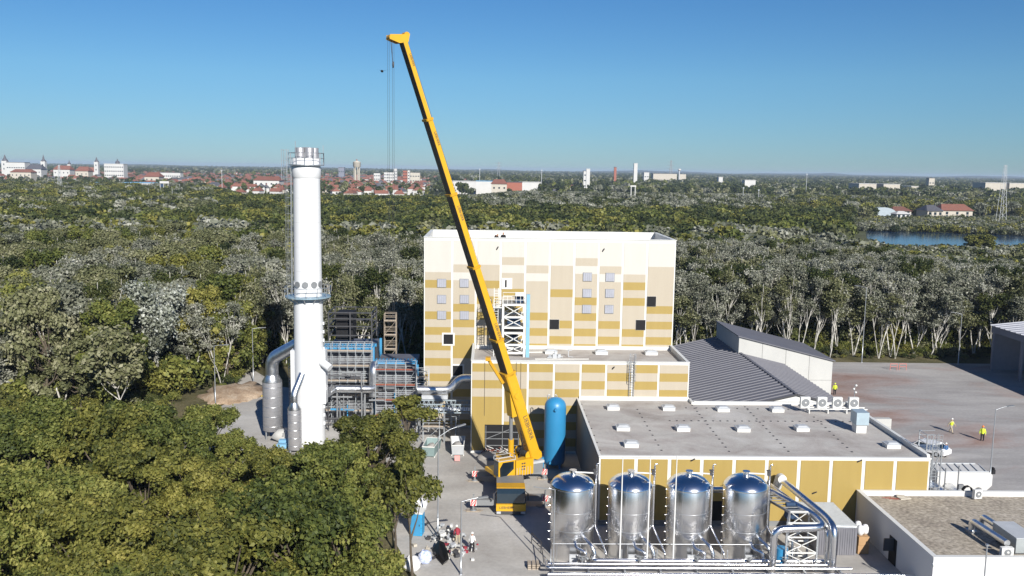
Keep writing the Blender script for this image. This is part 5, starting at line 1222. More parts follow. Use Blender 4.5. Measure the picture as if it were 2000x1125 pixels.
def poplar(h, r, nleaf, leaf, mi, seed=0, lean=0., crown0=.52, bm=None):
    """slim pale-barked tree, bare bent trunk below a loose crown"""
    random.seed(seed); paths = []; blobs = []; k = random.choice((1, 2, 2, 3))
    la = random.random()*6.28
    for t in range(k):
        l = lean+random.uniform(.0, .10)+(.08 if t else 0); la2 = la+t*random.uniform(1.5, 3)
        tr = wander((0, 0, -.2), (l*math.cos(la2), l*math.sin(la2), 1), h*random.uniform(.82, .92), 8, .07, 1.1); paths.append((tr, .125 if t == 0 else .09, .04))
        for i in range(24 if k == 1 else 15):
            f = crown0+(1-crown0)*random.random()**.75; p = tr[min(8, int(f*8))]; a = random.random()*6.28; q = r*random.uniform(.2, .95)*(1.15-.55*abs(f-.72)/.3)
            br = r*random.uniform(.22, .46); c = Vector((p.x+q*math.cos(a), p.y+q*math.sin(a), p.z+random.uniform(.1, 1.2))); blobs.append((c.x, c.y, min(c.z, h-br*.6), br))
            if i % 2 == 0: s0 = tr[max(2, int(f*8)-2)]; paths.append(([s0, s0.lerp(c, .5)+Vector((0, 0, -.3)), c+Vector((0, 0, br*.9))], .065, .022))
    C, d, kk = crown_pts(blobs, nleaf, 1.0, .38); kt = rng.normal(.45, .15, len(blobs))
    V, F, T = leaf_mesh('c', C, d, leaf*(.55+.9*rng.random(nleaf)), np.clip(kt[kk]+rng.normal(0, .25, nleaf), 0, 1), None, coh=.45)
    return np_mesh('crown', V, F, T, [LM[mi]]), trunk_mesh(paths, bm or bark)
def coarse(h, r, nleaf, leaf, mi, seed, nb=12):
    random.seed(seed); blobs = [(random.gauss(0, r*.42), random.gauss(0, r*.42), h*random.uniform(.42, .82), r*random.uniform(.35, .55)) for _ in range(nb)]+[(0, 0, h*.8, r*.5)]
    C, d, k = crown_pts(blobs, nleaf, .35); kt = rng.normal(.5, .12, len(blobs))
    V, F, T = leaf_mesh('c', C, d, leaf*(.6+.8*rng.random(nleaf)), np.clip(kt[k]+rng.normal(0, .15, nleaf), 0, 1), None)
    b = MB(); b.tube([(0, 0, -.3), (0, 0, h*.6)], [.03*h, .01*h], 4); n0 = len(V)
    V = np.vstack([V, np.array([tuple(v) for v in b.v])]); q = [f for f in b.f if len(f) == 4]; F = np.vstack([F, np.array(q)+n0]); T = np.concatenate([T, np.full(len(b.v), .3)])
    MI = np.zeros(len(F)); MI[-len(q):] = 1
    return np_mesh('tree', V, F, T, [LM[mi], bark2], MI)
def tree_thing(name, cm, tm, loc, rz, sc, label, group=None, cat='tree'):
    t = thing(name, loc, label, cat, group); t.rotation_euler = (0, 0, rz); t.scale = sc
    for n, me in (('crown', cm), ('trunk', tm)):
        o = bpy.data.objects.new(n, me); COL.objects.link(o); o.parent = t
    return t
def yground(u, v): return G(u, v).y
def ipl(x, T):
    for (a, b), (c, d) in zip(T, T[1:]):
        if x <= c: return b+(d-b)*max(0, min(1, (x-a)/(c-a)))
    return T[-1][1]
def maxh(x, y, prof, r):
    """tallest tree at (x,y) whose top stays under the tree line of the wood"""
    res = 99
    for dx in (-r*.7, 0, r*.7):
        u = prj((x+dx, y, 8))[0]; v = ipl(u, prof); res = min(res, A(u, v, y).z)
    return res

def DP(d): return next(n for l, n in ((4, 'front row'), (8, 'second row'), (12, 'third row'), (17, 'fourth row'), (23, 'fifth row'), (31, 'deeper in'), (45, 'deep inside'), (999, 'far back')) if d < l)
def band(x, y):
    u = prj((x, y, 9))[0]
    for lim, n in ((110, 'at the left edge'), (230, 'left of the thick white trunk'), (290, 'right of the thick white trunk'), (370, 'beside the big silver poplar'), (460, 'above the earth mound'), (540, 'left of the chimney ring'), (650, 'right behind the chimney'), (740, 'above the boiler house'), (830, 'left of the tall hall'),
                   (1330, 'behind the tall hall'), (1400, 'right of the tall hall'), (1470, 'behind the high end of the pale shed'), (1550, 'behind the middle of the pale shed'), (1630, 'behind the low end of the pale shed'), (1700, 'beside the tall forest lamp post'), (1770, 'behind the red barriers'), (1850, 'behind the back of the yard'), (1935, 'left of the open hall'), (9999, 'behind the open hall')):
        if u < lim: return n
def nband(x, y):
    u, v = prj((x, y, 6)); a = 'bottom row' if v > 1040 else 'second row up' if v > 960 else 'middle row' if v > 880 else 'rear row'
    i = int(max(0, min(7, u//105))); b_ = ('at the left picture edge', 'near the left edge', 'left of the gap', 'in the middle', 'right of the middle', 'below the silver vessels', 'below the chimney', 'next to the road')[i]
    return a+', '+b_
# near broadleaf trees in the lower left
NEARP = [broadleaf(10.5, 3.9, 27000, .19, m_, 64, s_, .12, (.11, .27), .2, .5) for m_, s_ in ((0, 1), (1, 2), (0, 3), (1, 4), (0, 5))]
prof_near = [(-200, 770), (0, 775), (60, 763), (130, 765), (200, 795), (250, 792), (300, 768), (370, 762), (430, 792), (470, 842), (510, 868), (545, 888), (585, 880), (620, 858), (660, 820), (700, 790), (745, 784), (790, 808), (825, 832), (845, 870), (850, 1000), (812, 1060), (800, 1200)]
rn = random.Random(21); cand = []
y = 47.0
while y < 97:
    x = -58.0+rn.random()*3
    while x < -4:
        cand.append((x+rn.uniform(-1.8, 1.8), y+rn.uniform(-1.8, 1.8))); x += 7.2
    y += 6.3
nk = 0
kinds_near = ['dark green', 'olive green', 'fresh green', 'yellowish', 'mid green']
for (x, y) in cand:
    u, vb = prj((x, y, 0)); ut = prj((x, y, 9))[0]
    if ut > 838 or ut < -160 or (u > 770 and vb > 930) or (ut > 800 and y < 84): continue
    mh = maxh(x, y, prof_near, 2.8); h = min(rn.uniform(7.6, 12.0), mh)
    if h < 4.8: continue
    if 520 < ut < 690 and y > 88: continue
    for _ in range(12):
        uu, vv = prj((x+3.9*min(1.15, h/10.5)*.95, y, h*.5)); bnd = ipl(vv, [(800, 838), (950, 832), (985, 800), (1020, 778), (1200, 775)])
        if uu > bnd: x -= .5
    k = rn.randrange(5); k = (k if rn.random() < .7 else 1) if ut < 330 else k
    s = h/10.5; w = min(1.15, max(.7, s*rn.uniform(.85, 1.15)))
    nk += 1
    tree_thing('broadleaf_tree', *NEARP[k], (x, y, 0), rn.random()*6.28, (w, w, s), '%s lower-left tree, %s' % (kinds_near[k], nband(x, y)), 'leafy trees in the lower left')
yt = broadleaf(7.6, 1.7, 4200, .2, 1, 14, 40, .66)
for (u, v, h, l) in ((806, 1132, 10.2, 'slim young tree with bare bent trunk at the edge of the road by the toilet'), (772, 1118, 8.6, 'young tree leaning over the white bags, left of the slim young one')):
    c = G(u, v); tree_thing('young_tree', *yt, (c.x, c.y, 0), rn.random()*6.28, (1, 1, h/7.6), l)
c = G(800, 905); tree_thing('young_tree', *yt, (c.x, c.y, 0), 1.0, (1.3, 1.3, 1.0), 'small olive tree at the right end of the lower left trees, before the pipe bridge')

# pale trunked poplars round the site
POP = [poplar(17, 2.4, 6000, .22, m_, s_, le) for m_, s_, le in ((2, 51, .05), (2, 52, .12), (3, 53, .1), (2, 54, .18), (3, 55, .04), (4, 56, .08), (2, 57, .1))]
FOR = [broadleaf(14, 3.8, 13000, .28, m_, 50, s_, .18, (.17, .32), .28, .6) for m_, s_ in ((0, 61), (0, 62), (1, 63), (3, 64), (2, 65))]
prof_back = [(-300, 470), (0, 462), (60, 455), (130, 448), (200, 452), (260, 440), (330, 436), (400, 418), (470, 428), (540, 420), (620, 432), (700, 420), (770, 428), (830, 440), (900, 428), (960, 432), (1050, 440), (1200, 444), (1320, 455), (1400, 452), (1500, 448), (1600, 458), (1700, 466), (1760, 480), (1850, 497), (1950, 503), (2100, 508), (2400, 510)]
def in_view(x, y, z=10, m=60):
    u, v = prj((x, y, z)); return -m < u < 2000+m
def near_edge(x):     # front border of the wood for each x
    if x > 23: return 159.5
    if x > -24: return 150
    if x > -38: return 147
    if x > -44: return 132
    return 118 if x > -60 else 104
rows = []; y = 104.0
rp2 = random.Random(33)
while y < 262:
    x = -150.0
    while x < 190:
        xx, yy = x+rp2.uniform(-1.6, 1.6), y+rp2.uniform(-1.6, 1.6); x += 3.3 if yy < 180 else 4.4
        if yy < near_edge(xx) or not in_view(xx, yy): continue
        rows.append((yy-near_edge(xx), xx, yy))
    y += 3.3 if y < 180 else 4.4
rows.sort(); rest_p = []; rest_f = []; npop = nfor = 0
zones = [(-999, -38, 'at the left forest edge'), (-38, 24, 'in the stand behind the chimney and halls'), (24, 62, 'in the stand behind the grey sheds'), (62, 999, 'in the stand behind the yard')]
pk = ['silvery poplar with pale trunk', 'silvery leaning poplar', 'pale green poplar with thin trunk', 'strongly leaning silvery poplar', 'pale green upright poplar', 'dark green slim tree', 'silvery forked poplar']
fk = ['mid green broad tree', 'green broad tree', 'olive broad tree', 'pale green broad tree', 'grey-green broad tree']
for dpt, x, y in rows:
    if 248 < prj((x, y, 9))[0] < 402 and y < G(313, 775).y+5: continue
    left = x < -36-(y-147)*.10
    mh = maxh(x, y, prof_back, 1.5)
    if left and rp2.random() < .52:
        if rp2.random() < .42: continue
        h = min(rp2.uniform(11, 17.5), mh*1.01); k = rp2.choice((0, 1, 3, 2, 3, 4, 3))
        if h < 6: continue
        w = rp2.uniform(.8, 1.15)*h/14
        if nfor < 130:
            nfor += 1; z = next(n for a, b, n in zones if a <= x < b)
            tree_thing('broadleaf_tree', *FOR[k], (x, y, 0), rp2.random()*6.28, (w, w, h/14), '%s %s, %s' % (fk[k], band(x, y), DP(dpt)), 'broad trees '+band(x, y))
        else: rest_f.append((x, y, 0, h/14, rp2.random()*6.28, k))
    else:
        h = min(rp2.uniform(13.5, 19), mh*1.01); k = rp2.choice((0, 1, 2, 3, 4, 5, 6, 2, 4) if left or x < 24 else (0, 1, 2, 3, 6, 0, 2, 4, 5))
        if h < 6: continue
        w = rp2.uniform(.85, 1.2)
        if 845 < prj((x, y, h))[0] < 1305 and prj((x, y, h))[1] > 456: continue
        if npop < 296:
            npop += 1; z = next(n for a, b, n in zones if a <= x < b)
            tree_thing('poplar_tree', *POP[k], (x, y, 0), rp2.random()*6.28, (w, w, h/17), '%s %s, %s' % (pk[k], band(x, y), DP(dpt)), 'poplars '+band(x, y))
        else: rest_p.append((x, y, 0, h/17, rp2.random()*6.28, k))
c = G(313, 775); hs = A(330, 520, c.y).z
cm, tm = poplar(17, 3.9, 17000, .27, 5, 71, .02, .5); tree_thing('poplar_tree', cm, tm, (c.x, c.y, 0), 0, (1.05, 1.05, hs/17), 'tall silver-leaved poplar with white forked trunk at the left forest edge')
c = G(243, 822); cm, tm = poplar(15, 3.4, 6000, .42, 3, 72, .08, .5); tree_thing('poplar_tree', cm, tm, (c.x, c.y, 0), 0, (1, 1, .9), 'dark green tree with one thick white trunk, far left forest edge')
c = G(1925, 506); tree_thing('willow_tree', *broadleaf(10, 6.2, 9000, .5, 1, 60, 73, .0, (.16, .28)), (G(1915, 500).x, G(1915, 500).y, 0), 0, (1., 1., .85), 'round golden-olive willow standing alone before the pond')

def scatter(name, meshes, pts, label, cat, mats_done=None):
    """uncountable mass: one object whose points carry copies of the given tree meshes"""
    src = bpy.data.collections.new(name+'_kinds')
    for i, me in enumerate(meshes):
        ms = me if isinstance(me, tuple) else (me,)
        if len(ms) == 2:      # crown + trunk joined into one mesh
            a, b_ = ms; V = []; 
            na, nb_ = len(a.vertices), len(b_.vertices); Va = np.empty(na*3, np.float32); a.vertices.foreach_get('co', Va); Vb = np.empty(nb_*3, np.float32); b_.vertices.foreach_get('co', Vb)
            Fa = np.empty(len(a.loops), np.int32); a.loops.foreach_get('vertex_index', Fa); fb_ = [tuple(p.vertices) for p in b_.polygons if len(p.vertices) == 4]
            T = np.empty(na, np.float32); a.attributes['tint'].data.foreach_get('value', T)
            F = np.vstack([Fa.reshape(-1, 4), np.array(fb_)+na]); MI = np.zeros(len(F)); MI[-len(fb_):] = 1
            me = np_mesh('tree', np.vstack([Va.reshape(-1, 3), Vb.reshape(-1, 3)]), F, np.concatenate([T, np.full(nb_, .3)]), [a.materials[0], b_.materials[0]], MI)
        o = bpy.data.objects.new('%02d_tree' % i, me); src.objects.link(o)
    P_ = np.array(pts, dtype=np.float64); me = bpy.data.meshes.new(name); me.vertices.add(len(P_)); me.vertices.foreach_set('co', P_[:, :3].astype(np.float32).ravel())
    for n_, c_, ty in (('scl', 3, 'FLOAT'), ('rot', 4, 'FLOAT'), ('idx', 5, 'INT')):
        at_ = me.attributes.new(n_, ty, 'POINT'); at_.data.foreach_set('value', P_[:, c_].astype(np.float32 if ty == 'FLOAT' else np.int32))
    o = bpy.data.objects.new(name, me); COL.objects.link(o)
    g = bpy.data.node_groups.new(name, 'GeometryNodeTree'); g.interface.new_socket('Geometry', in_out='INPUT', socket_type='NodeSocketGeometry'); g.interface.new_socket('Geometry', in_out='OUTPUT', socket_type='NodeSocketGeometry')
    L = g.links.new; gi = N(g, 'NodeGroupInput'); go = N(g, 'NodeGroupOutput'); ip = N(g, 'GeometryNodeInstanceOnPoints'); ci = N(g, 'GeometryNodeCollectionInfo')
    ci.inputs['Collection'].default_value = src; ci.inputs['Separate Children'].default_value = True; ci.inputs['Reset Children'].default_value = True
    ip.inputs['Pick Instance'].default_value = True
    def att(n_, ty): a = N(g, 'GeometryNodeInputNamedAttribute'); a.data_type = ty; a.inputs[0].default_value = n_; return a
    cx = N(g, 'ShaderNodeCombineXYZ'); a = att('rot', 'FLOAT'); L(a.outputs[0], cx.inputs[2]); L(cx.outputs[0], ip.inputs['Rotation'])
    a = att('scl', 'FLOAT'); L(a.outputs[0], ip.inputs['Scale']); a = att('idx', 'INT'); L(a.outputs[0], ip.inputs['Instance Index'])
    L(gi.outputs[0], ip.inputs['Points']); L(ci.outputs[0], ip.inputs['Instance']); L(ip.outputs[0], go.inputs[0])
    md = o.modifiers.new('scatter', 'NODES'); md.node_group = g
    o['kind'] = 'stuff'; o['label'] = label; o['category'] = cat; return o
if 0: print('pop', npop, 'for', nfor, 'restp', len(rest_p), 'restf', len(rest_f), 'near', nk)
scatter('poplar_wood', POP, rest_p, 'dense stand of silvery and pale green poplars behind the site', 'wood')
scatter('broadleaf_wood', FOR, rest_f, 'dense mixed green wood on the left behind the first trees', 'wood')
# undergrowth at the foot of the woods
BUSH = [coarse(2.6, 1.7, 1300, .22, m_, 80+m_, 9) for m_ in (0, 1, 4, 3)]
pts = []; ru = random.Random(5)
for _ in range(6500):
    x = ru.uniform(-140, 170); y = near_edge(x)+abs(ru.gauss(0, 30))+.6
    if in_view(x, y, 1): pts.append((x, y, 0, ru.uniform(.5, 1.3)*(1.5 if y > near_edge(x)+9 else .55 if y > near_edge(x)+3 else .25), ru.random()*6.28, ru.choice((0, 1, 2, 2, 3))))
for _ in range(700):
    x, y = ru.uniform(-58, -10), ru.uniform(46, 95)
    u_, v_ = prj((x, y, 0))
    if not (u_ > 770 and v_ > 900) and u_ < 800: pts.append((x, y, 0, ru.uniform(.3, .8), ru.random()*6.28, ru.choice((0, 1, 2))))
scatter('undergrowth', BUSH, pts, 'low bushes and scrub under the trees', 'undergrowth')
# woods farther back
MIDT = [coarse(11, 4.2, 900, .85, m_, 90+i, 14) for i, m_ in enumerate((4, 0, 1, 4, 4, 3, 2))]
rf = random.Random(77); pts = []
y = 255.0
while y < 1100:
    st = 6.2+max(0, y-300)*.010; x = -y*.62
    while x < y*.66:
        xx, yy = x+rf.uniform(-st*.45, st*.45), y+rf.uniform(-st*.45, st*.45); x += st
        u, v = prj((xx, yy, 0))
        if not -60 < u < 2060: continue
        if u > 1650 and 365 < yy < 600 or u > 1725 and 590 < yy < 705: continue            # pond and its banks
        if u > 1560 and 600 < yy < 700 and rf.random() < .75: continue
        if abs(u-325) < 14 and yy > 800: continue
        s = rf.uniform(.8, 1.25)
        zone_silver = (920 < u < 1520 and yy > 560) or (u < 420 and 420 < yy) or (u > 1500 and yy > 600)
        if zone_silver: k = rf.choice((6, 6, 5, 6, 4, 3)) if not (u > 1500 or u < 420) else rf.choice((6, 0, 3, 5, 2, 1)); 
        else: k = rf.choice((0, 1, 3, 4, 1, 0, 2))
        if yy < 330: k = rf.choice((1, 5, 6, 2, 4, 6)); s *= 1.1
        h = maxh(xx, yy, [(0, 352), (400, 356), (480, 378), (900, 382), (1000, 372), (1500, 378), (2000, 385)], 3) if yy > 480 else maxh(xx, yy, prof_back if u > 1640 and yy < 370 else [(0, 372), (2000, 385)], 3)
        s = min(s, max(.3, h/11.5)); pts.append((xx, yy, 0, s, rf.random()*6.28, k))
    y += st
if 0: print('mid', len(pts))
scatter('middle_wood', MIDT, pts, 'dark green and grey-green woods between the site and the town', 'wood')
FART = [coarse(11, 5.0, 190, 2.0, m_, 110+i, 9) for i, m_ in enumerate((4, 0, 4, 2, 3))]
pts = []; y = 1080.0
while y < 9800:
    st = 12+(y-1000)*.0052; x = -y*.6
    belt = math.sin(y*.012)+math.sin(y*.0041+1)
    while x < y*.66:
        xx, yy = x+rf.uniform(-st, st), y+rf.uniform(-st, st); x += st
        u, v = prj((xx, yy, 0))
        if not -50 < u < 2050: continue
        dens = .5+.35*math.sin(xx*.006+yy*.003)+.25*math.sin(yy*.011+xx*.002)+(.35 if u > 1250 else 0)+(.15 if y > 2600 else 0)
        town = u < 850 and 1080 < yy < 2700
        if town: dens = dens*.55+.1
        if rf.random() > dens: continue
        pts.append((xx, yy, 0, rf.uniform(.5, 1.0) if town else rf.uniform(.7, 1.35)*(1+(yy-1000)/14000), rf.random()*6.28, rf.choice((0, 1, 2, 3, 4, 0, 2))))
    y += st*1.3
if 0: print('far', len(pts))
scatter('distant_woods', FART, pts, 'far tree belts and gardens reaching to the skyline', 'wood')
REED = [coarse(3.2, 3.0, 260, .7, m_, 130+m_, 7) for m_ in (1, 3, 4, 2)]
pts = []
for _ in range(2600):
    u = rf.uniform(1560, 2040); v = rf.choice((rf.uniform(430, 452+(u-1700)*.03), rf.uniform(498, 512), rf.uniform(436, 450+(u-1700)*.03)))
    g = G(u, v); pts.append((g.x, g.y, 0, rf.uniform(.5, 1.2), rf.random()*6.28, rf.choice((0, 1, 2, 3))))
scatter('pond_bank_scrub', REED, pts, 'low olive scrub and reeds on the banks of the pond', 'scrub')

# ------------------------------------------------------------ the town and the far buildings
def up(u, v, Y): return A(u, v, Y)
def house_proto(wm, rm, hip=False):
    t = thing('house', (0, 0, 0), 'x', 'house', 'houses of the town'); b = MB(); b.box(-5, 5, -4, 4, 0, 5); b.prism([(-5, -4, 5), (-5, 4, 5), (-5, 0, 8)], (.2, 0, 0)) if not hip else None
    if not hip: b.prism([(4.8, -4, 5), (4.8, 4, 5), (4.8, 0, 8)], (.2, 0, 0))
    b.build('wall', wm, t, True)
    r = MB(); e = 2.5 if hip else -.4
    r.add([(-5.5, -4.6, 4.8), (5.5, -4.6, 4.8), (5.5, 4.6, 4.8), (-5.5, 4.6, 4.8), (-5+e, 0, 8.3), (5-e, 0, 8.3)], [(0, 1, 5, 4), (1, 2, 5), (2, 3, 4, 5), (3, 0, 4), (3, 2, 1, 0)]); r = r.build('roof', rm, t, True)
    MB().box(1.5, 2.3, -.9, -.1, 6, 9.2).build('chimney_stack', brickw, r, True)
    w = MB()
    for x in (-3.2, 0, 3.2): w.box(x-.6, x+.6, -4.05, -3.98, 1.2, 2.6)
    w.build('window', glass, t, True); return t
HP = [house_proto(whitew, redroof), house_proto(stucco, redroof, True), house_proto(whitew, brownroof), house_proto(stucco, brownroof, True), house_proto(whitew, greyroof)]
index_kids()
rh = random.Random(99); used = set(); nh = 0; col_n = ['white house with red gable roof', 'cream house with hipped red roof', 'white house with brown roof', 'cream house with hipped brown roof', 'white house with grey roof']
def hb_(u):
    for lim, n in ((110, 'below the left churches'), (200, 'below the tiled town halls'), (250, 'around the long white block'), (330, 'left of the sign gantry'), (420, 'right of the sign gantry'), (500, 'midway between the gantry and the chimney'), (565, 'just left of the chimney top'), (650, 'just right of the chimney top'), (700, 'left of the water tower'), (760, 'right of the water tower'), (850, 'left of the crane boom'), (1000, 'right of the crane boom'), (1300, 'near the slim white towers'), (9999, 'far right')):
        if u < lim: return n
tries = 0
while nh < 270 and tries < 9000:
    tries += 1
    r_ = rh.random()
    if r_ < .85: u = 20+780*rh.random()**1.15; Y = rh.uniform(1050, 2600)
    elif r_ < .9: u = rh.uniform(800, 1300); Y = rh.uniform(1300, 2700)
    else: u = rh.uniform(300, 560) if rh.random() < .6 else rh.uniform(640, 800); Y = rh.uniform(950, 1300)
    if u < 260 and Y < 1500: continue
    p = A(u, 340, Y); key = (int(p.x/22), int(Y/26))
    if key in used or abs(u-325) < 12 and Y < 1500: continue
    used.add(key); k = rh.choice((0, 1, 0, 2, 3, 1, 4, 0)); o = HP[k] if k in range(5) and HP[k] is not None and not HP[k].get('done') else None
    sc = (rh.uniform(.8, 1.5), rh.uniform(.8, 1.2), rh.uniform(.8, 1.25)); rz = rh.choice((0, 0, 1.57))+rh.uniform(-.35, .35)
    lb = '%s %s, %s' % (col_n[k], hb_(u), 'nearer row' if Y < 1350 else 'middle rows' if Y < 1900 else 'far rows')
    if o is None: o = copy_tree(HP[k])
    else: o['done'] = 1
    o.location = (p.x, Y, 0); o.rotation_euler = (0, 0, rz); o.scale = sc; o['label'] = lb; nh += 1
for h_ in HP:
    if 'done' in h_: del h_['done']
hb2 = [MB(), MB(), MB()]
for _ in range(1500):
    u = -10+(rh.uniform(0, 850) if rh.random() < .93 else rh.uniform(0, 1150)) if rh.random() < .85 else rh.uniform(300, 820); Y = rh.uniform(1080, 3400)
    if u < 260 and Y < 1450 or u > 830 and rh.random() < .6: continue
    p = A(u, 340, Y); key = (int(p.x/22), int(Y/26))
    if key in used: continue
    used.add(key); wd, dp, hh = rh.uniform(9, 16), rh.uniform(8, 12), rh.uniform(4, 8); i = rh.choice((0, 0, 0, 1, 2)); B_ = hb2[i]; a_ = rh.uniform(-.5, .5)+rh.choice((0, 1.57)); ca, sa = math.cos(a_), math.sin(a_)
    R2 = lambda x, y, z: (p.x+x*ca-y*sa, Y+x*sa+y*ca, z)
    w2, d2 = wd/2, dp/2; B_.add([R2(x, y, z) for z in (0, hh) for x, y in ((-w2, -d2), (w2, -d2), (w2, d2), (-w2, d2))], [(0, 1, 5, 4), (1, 2, 6, 5), (2, 3, 7, 6), (3, 0, 4, 7)], 0)
    rf_ = hh+dp*.38; B_.add([R2(-w2-.5, -d2-.5, hh-.2), R2(w2+.5, -d2-.5, hh-.2), R2(w2+.5, d2+.5, hh-.2), R2(-w2-.5, d2+.5, hh-.2), R2(-w2+1, 0, rf_), R2(w2-1, 0, rf_)], [(0, 1, 5, 4), (1, 2, 5), (2, 3, 4, 5), (3, 0, 4)], 1)
for B_, ms, l in zip(hb2, ([whitew, redroof], [stucco, brownroof], [whitew, greyroof]), ('red roofed', 'brown roofed', 'grey roofed')):
    tag(kind(B_.build('distant_houses', ms), 'stuff'), 'mass of far %s houses filling the town' % l, 'houses')
def block(name, u0, u1, vt, Y, d, m, label, cat='building', wins=0, rows=3, roof=None, vis=True):
    a, c = A(u0, vt, Y), A(u1, vt, Y); h = max(a.z, 3); t = thing(name, ((a.x+c.x)/2, Y, 0), label, cat)
    MB().box(a.x, c.x, Y, Y+d, 0, h).build('wall', m, t)
    r = MB(); r.box(a.x-.5, c.x+.5, Y-.5, Y+d+.5, h, h+.6); r.build('roof', roof or greyroof, t)
    if wins:
        for k in range(rows):
            z = h-(k+.75)*h/(rows+.4); q = MB()
            for i in range(wins):
                x = a.x+(c.x-a.x)*(i+.5)/wins; q.box(x-(c.x-a.x)/wins*.3, x+(c.x-a.x)/wins*.3, Y-.2, Y-.02, z-.9, z+.9)
            q.build('window_row', glass, t)
    return t
def gabled(name, u0, u1, vt, vr, Y, d, wm, rm, label):
    a, c = A(u0, vt, Y), A(u1, vt, Y); h = a.z; hr = A(u0, vr, Y+d/2).z; t = thing(name, ((a.x+c.x)/2, Y, 0), label, 'building')
    MB().box(a.x, c.x, Y, Y+d, 0, h).build('wall', wm, t)
    MB().add([(a.x-1, Y-1, h), (c.x+1, Y-1, h), (c.x+1, Y+d+1, h), (a.x-1, Y+d+1, h), (a.x+3, Y+d/2, hr), (c.x-3, Y+d/2, hr)], [(0, 1, 5, 4), (1, 2, 5), (2, 3, 4, 5), (3, 0, 4), (3, 2, 1, 0)]).build('roof', rm, t)
    q = MB(); n = max(3, int((c.x-a.x)/6))
    for i in range(n):
        x = a.x+(c.x-a.x)*(i+.5)/n
        for z in (h*.35, h*.72): q.box(x-.9, x+.9, Y-.15, Y-.02, z-1, z+1)
    q.build('window_row', glass, t); return t
def church(u, vtip, vsh, Y, w, label, dome=False, body=True):
    c = A(u, vsh, Y); tip = A(u, vtip, Y); t = thing('church', (c.x, Y, 0), label, 'church'); h = c.z
    MB().box(c.x-w/2, c.x+w/2, Y, Y+w, 0, h).build('tower', whitew, t)
    if dome: MB().lathe((c.x, Y+w/2, h), [(w*.5, 0), (w*.55, w*.25), (w*.42, w*.6), (w*.15, w*.8), (w*.12, w*1.1), (0, tip.z-h)], 16).build('dome', greyroof, t)
    else: MB().lathe((c.x, Y+w/2, h), [(w*.62, 0), (w*.5, w*.22), (w*.28, w*.5), (w*.2, w*.8), (0, tip.z-h)], 8, sm=False).build('spire', greyroof, t)
    q = MB()
    for z in (h*.8, h*.55): q.box(c.x-.9, c.x+.9, Y-.2, Y-.02, z-1.6, z+1.6)
    q.build('belfry_window', glass, t)
    if body:
        MB().box(c.x-w*3.6, c.x-w/2, Y+1, Y+w*1.4, 0, h*.42).build('nave', whitew, t)
        MB().add([(c.x-w*3.7, Y, h*.42), (c.x-w/2, Y, h*.42), (c.x-w/2, Y+w*1.6, h*.42), (c.x-w*3.7, Y+w*1.6, h*.42), (c.x-w*3.4, Y+w*.8, h*.68), (c.x-w/2, Y+w*.8, h*.68)], [(0, 1, 5, 4), (1, 2, 5), (2, 3, 4, 5), (3, 0, 4)]).build('nave_roof', greyroof if body == 1 else redroof, t)
    return t
church(7, 301, 314, 1850, 10, 'white church tower with dark spire at the far left of the town', body=False)
church(83, 301, 315, 1750, 8, 'white church tower with dark spire and dark nave roof, second from the left', body=1)
church(187, 306, 316, 1900, 8, 'white church with red nave roof and slim spire left of the long white block', body=2)
church(134, 311, 321, 2000, 6, 'small church turret with a dark cap between two tiled roofs', dome=True, body=False)
church(228, 310, 320, 2050, 9, 'dark onion dome rising behind the long white block', dome=True, body=False)
block('office_block', 203, 241, 320, 1650, 18, whitew, 'long white block with window rows, left part of the town', wins=9, rows=4, roof=whitew)
block('office_block', 12, 48, 317, 1800, 20, whitew, 'pale long block right of the leftmost church tower', wins=8, rows=2)
gabled('town_hall', 50, 80, 330, 321, 1720, 22, whitew, greyroof, 'long building with dark roof left of the second church')
gabled('town_hall', 104, 136, 331, 323, 1700, 20, whitew, redroof, 'broad building with red roof between the churches')
gabled('town_hall', 147, 172, 334, 325, 1660, 20, stucco, redroof, 'cream building with tall red roof left of the slim spire church')
gabled('town_hall', 20, 60, 336, 330, 1500, 20, stucco, redroof, 'low red-roofed building below the leftmost church')
gabled('town_hall', 282, 310, 345, 336, 1350, 22, stucco, redroof, 'large cream villa with red roof left of the sign gantry')
gabled('town_hall', 495, 545, 352, 344, 1150, 26, whitew, redroof, 'long red roof left of the chimney')
block('warehouse', 240, 305, 357, 1050, 30, whitew, 'long white and blue warehouse roof left of the sign gantry', 'warehouse', roof=hazyblue)
block('warehouse', 158, 176, 357, 1080, 24, whitew, 'small blue and white warehouse among the grey trees', 'warehouse', roof=hazyblue)
block('apartment_block', 310, 352, 337, 1600, 16, whitew, 'white terrace block behind the sign gantry', wins=10, rows=2)
block('apartment_block', 750, 770, 337, 1700, 16, whitew, 'white apartment block left of the crane boom', wins=5, rows=4, roof=whitew)
block('apartment_block', 769, 775, 330, 1750, 12, whitew, 'slim white tower block at the hook lines', wins=2, rows=5, roof=whitew)
block('apartment_block', 787, 795, 333, 1650, 14, brickw, 'red brick tower block left of the crane boom', wins=2, rows=5)
block('apartment_block', 796, 800, 333, 1660, 12, whitew, 'narrow white block beside the red brick tower block', wins=1, rows=5, roof=whitew)
block('apartment_block', 730, 742, 338, 1750, 14, whitew, 'small white block right of the water tower', wins=3, rows=3)
block('apartment_block', 800, 820, 337, 1900, 14, stucco, 'pale low block just left of the crane boom', wins=4, rows=2)
block('apartment_block', 661, 672, 327, 2200, 14, hallw, 'grey distant block left of the water tower', wins=3, rows=2)
block('warehouse', 878, 930, 354, 1200, 30, whitew, 'long white warehouse right of the boom', 'warehouse', roof=whitew)
block('warehouse', 930, 962, 354, 1150, 30, whitew, 'long blue-roofed warehouse left of the red-roofed mansion', 'warehouse', roof=hazyblue)
gabled('mansion', 960, 990, 359, 350, 1050, 20, stucco, redroof, 'cream mansion with red hipped roof right of the boom')
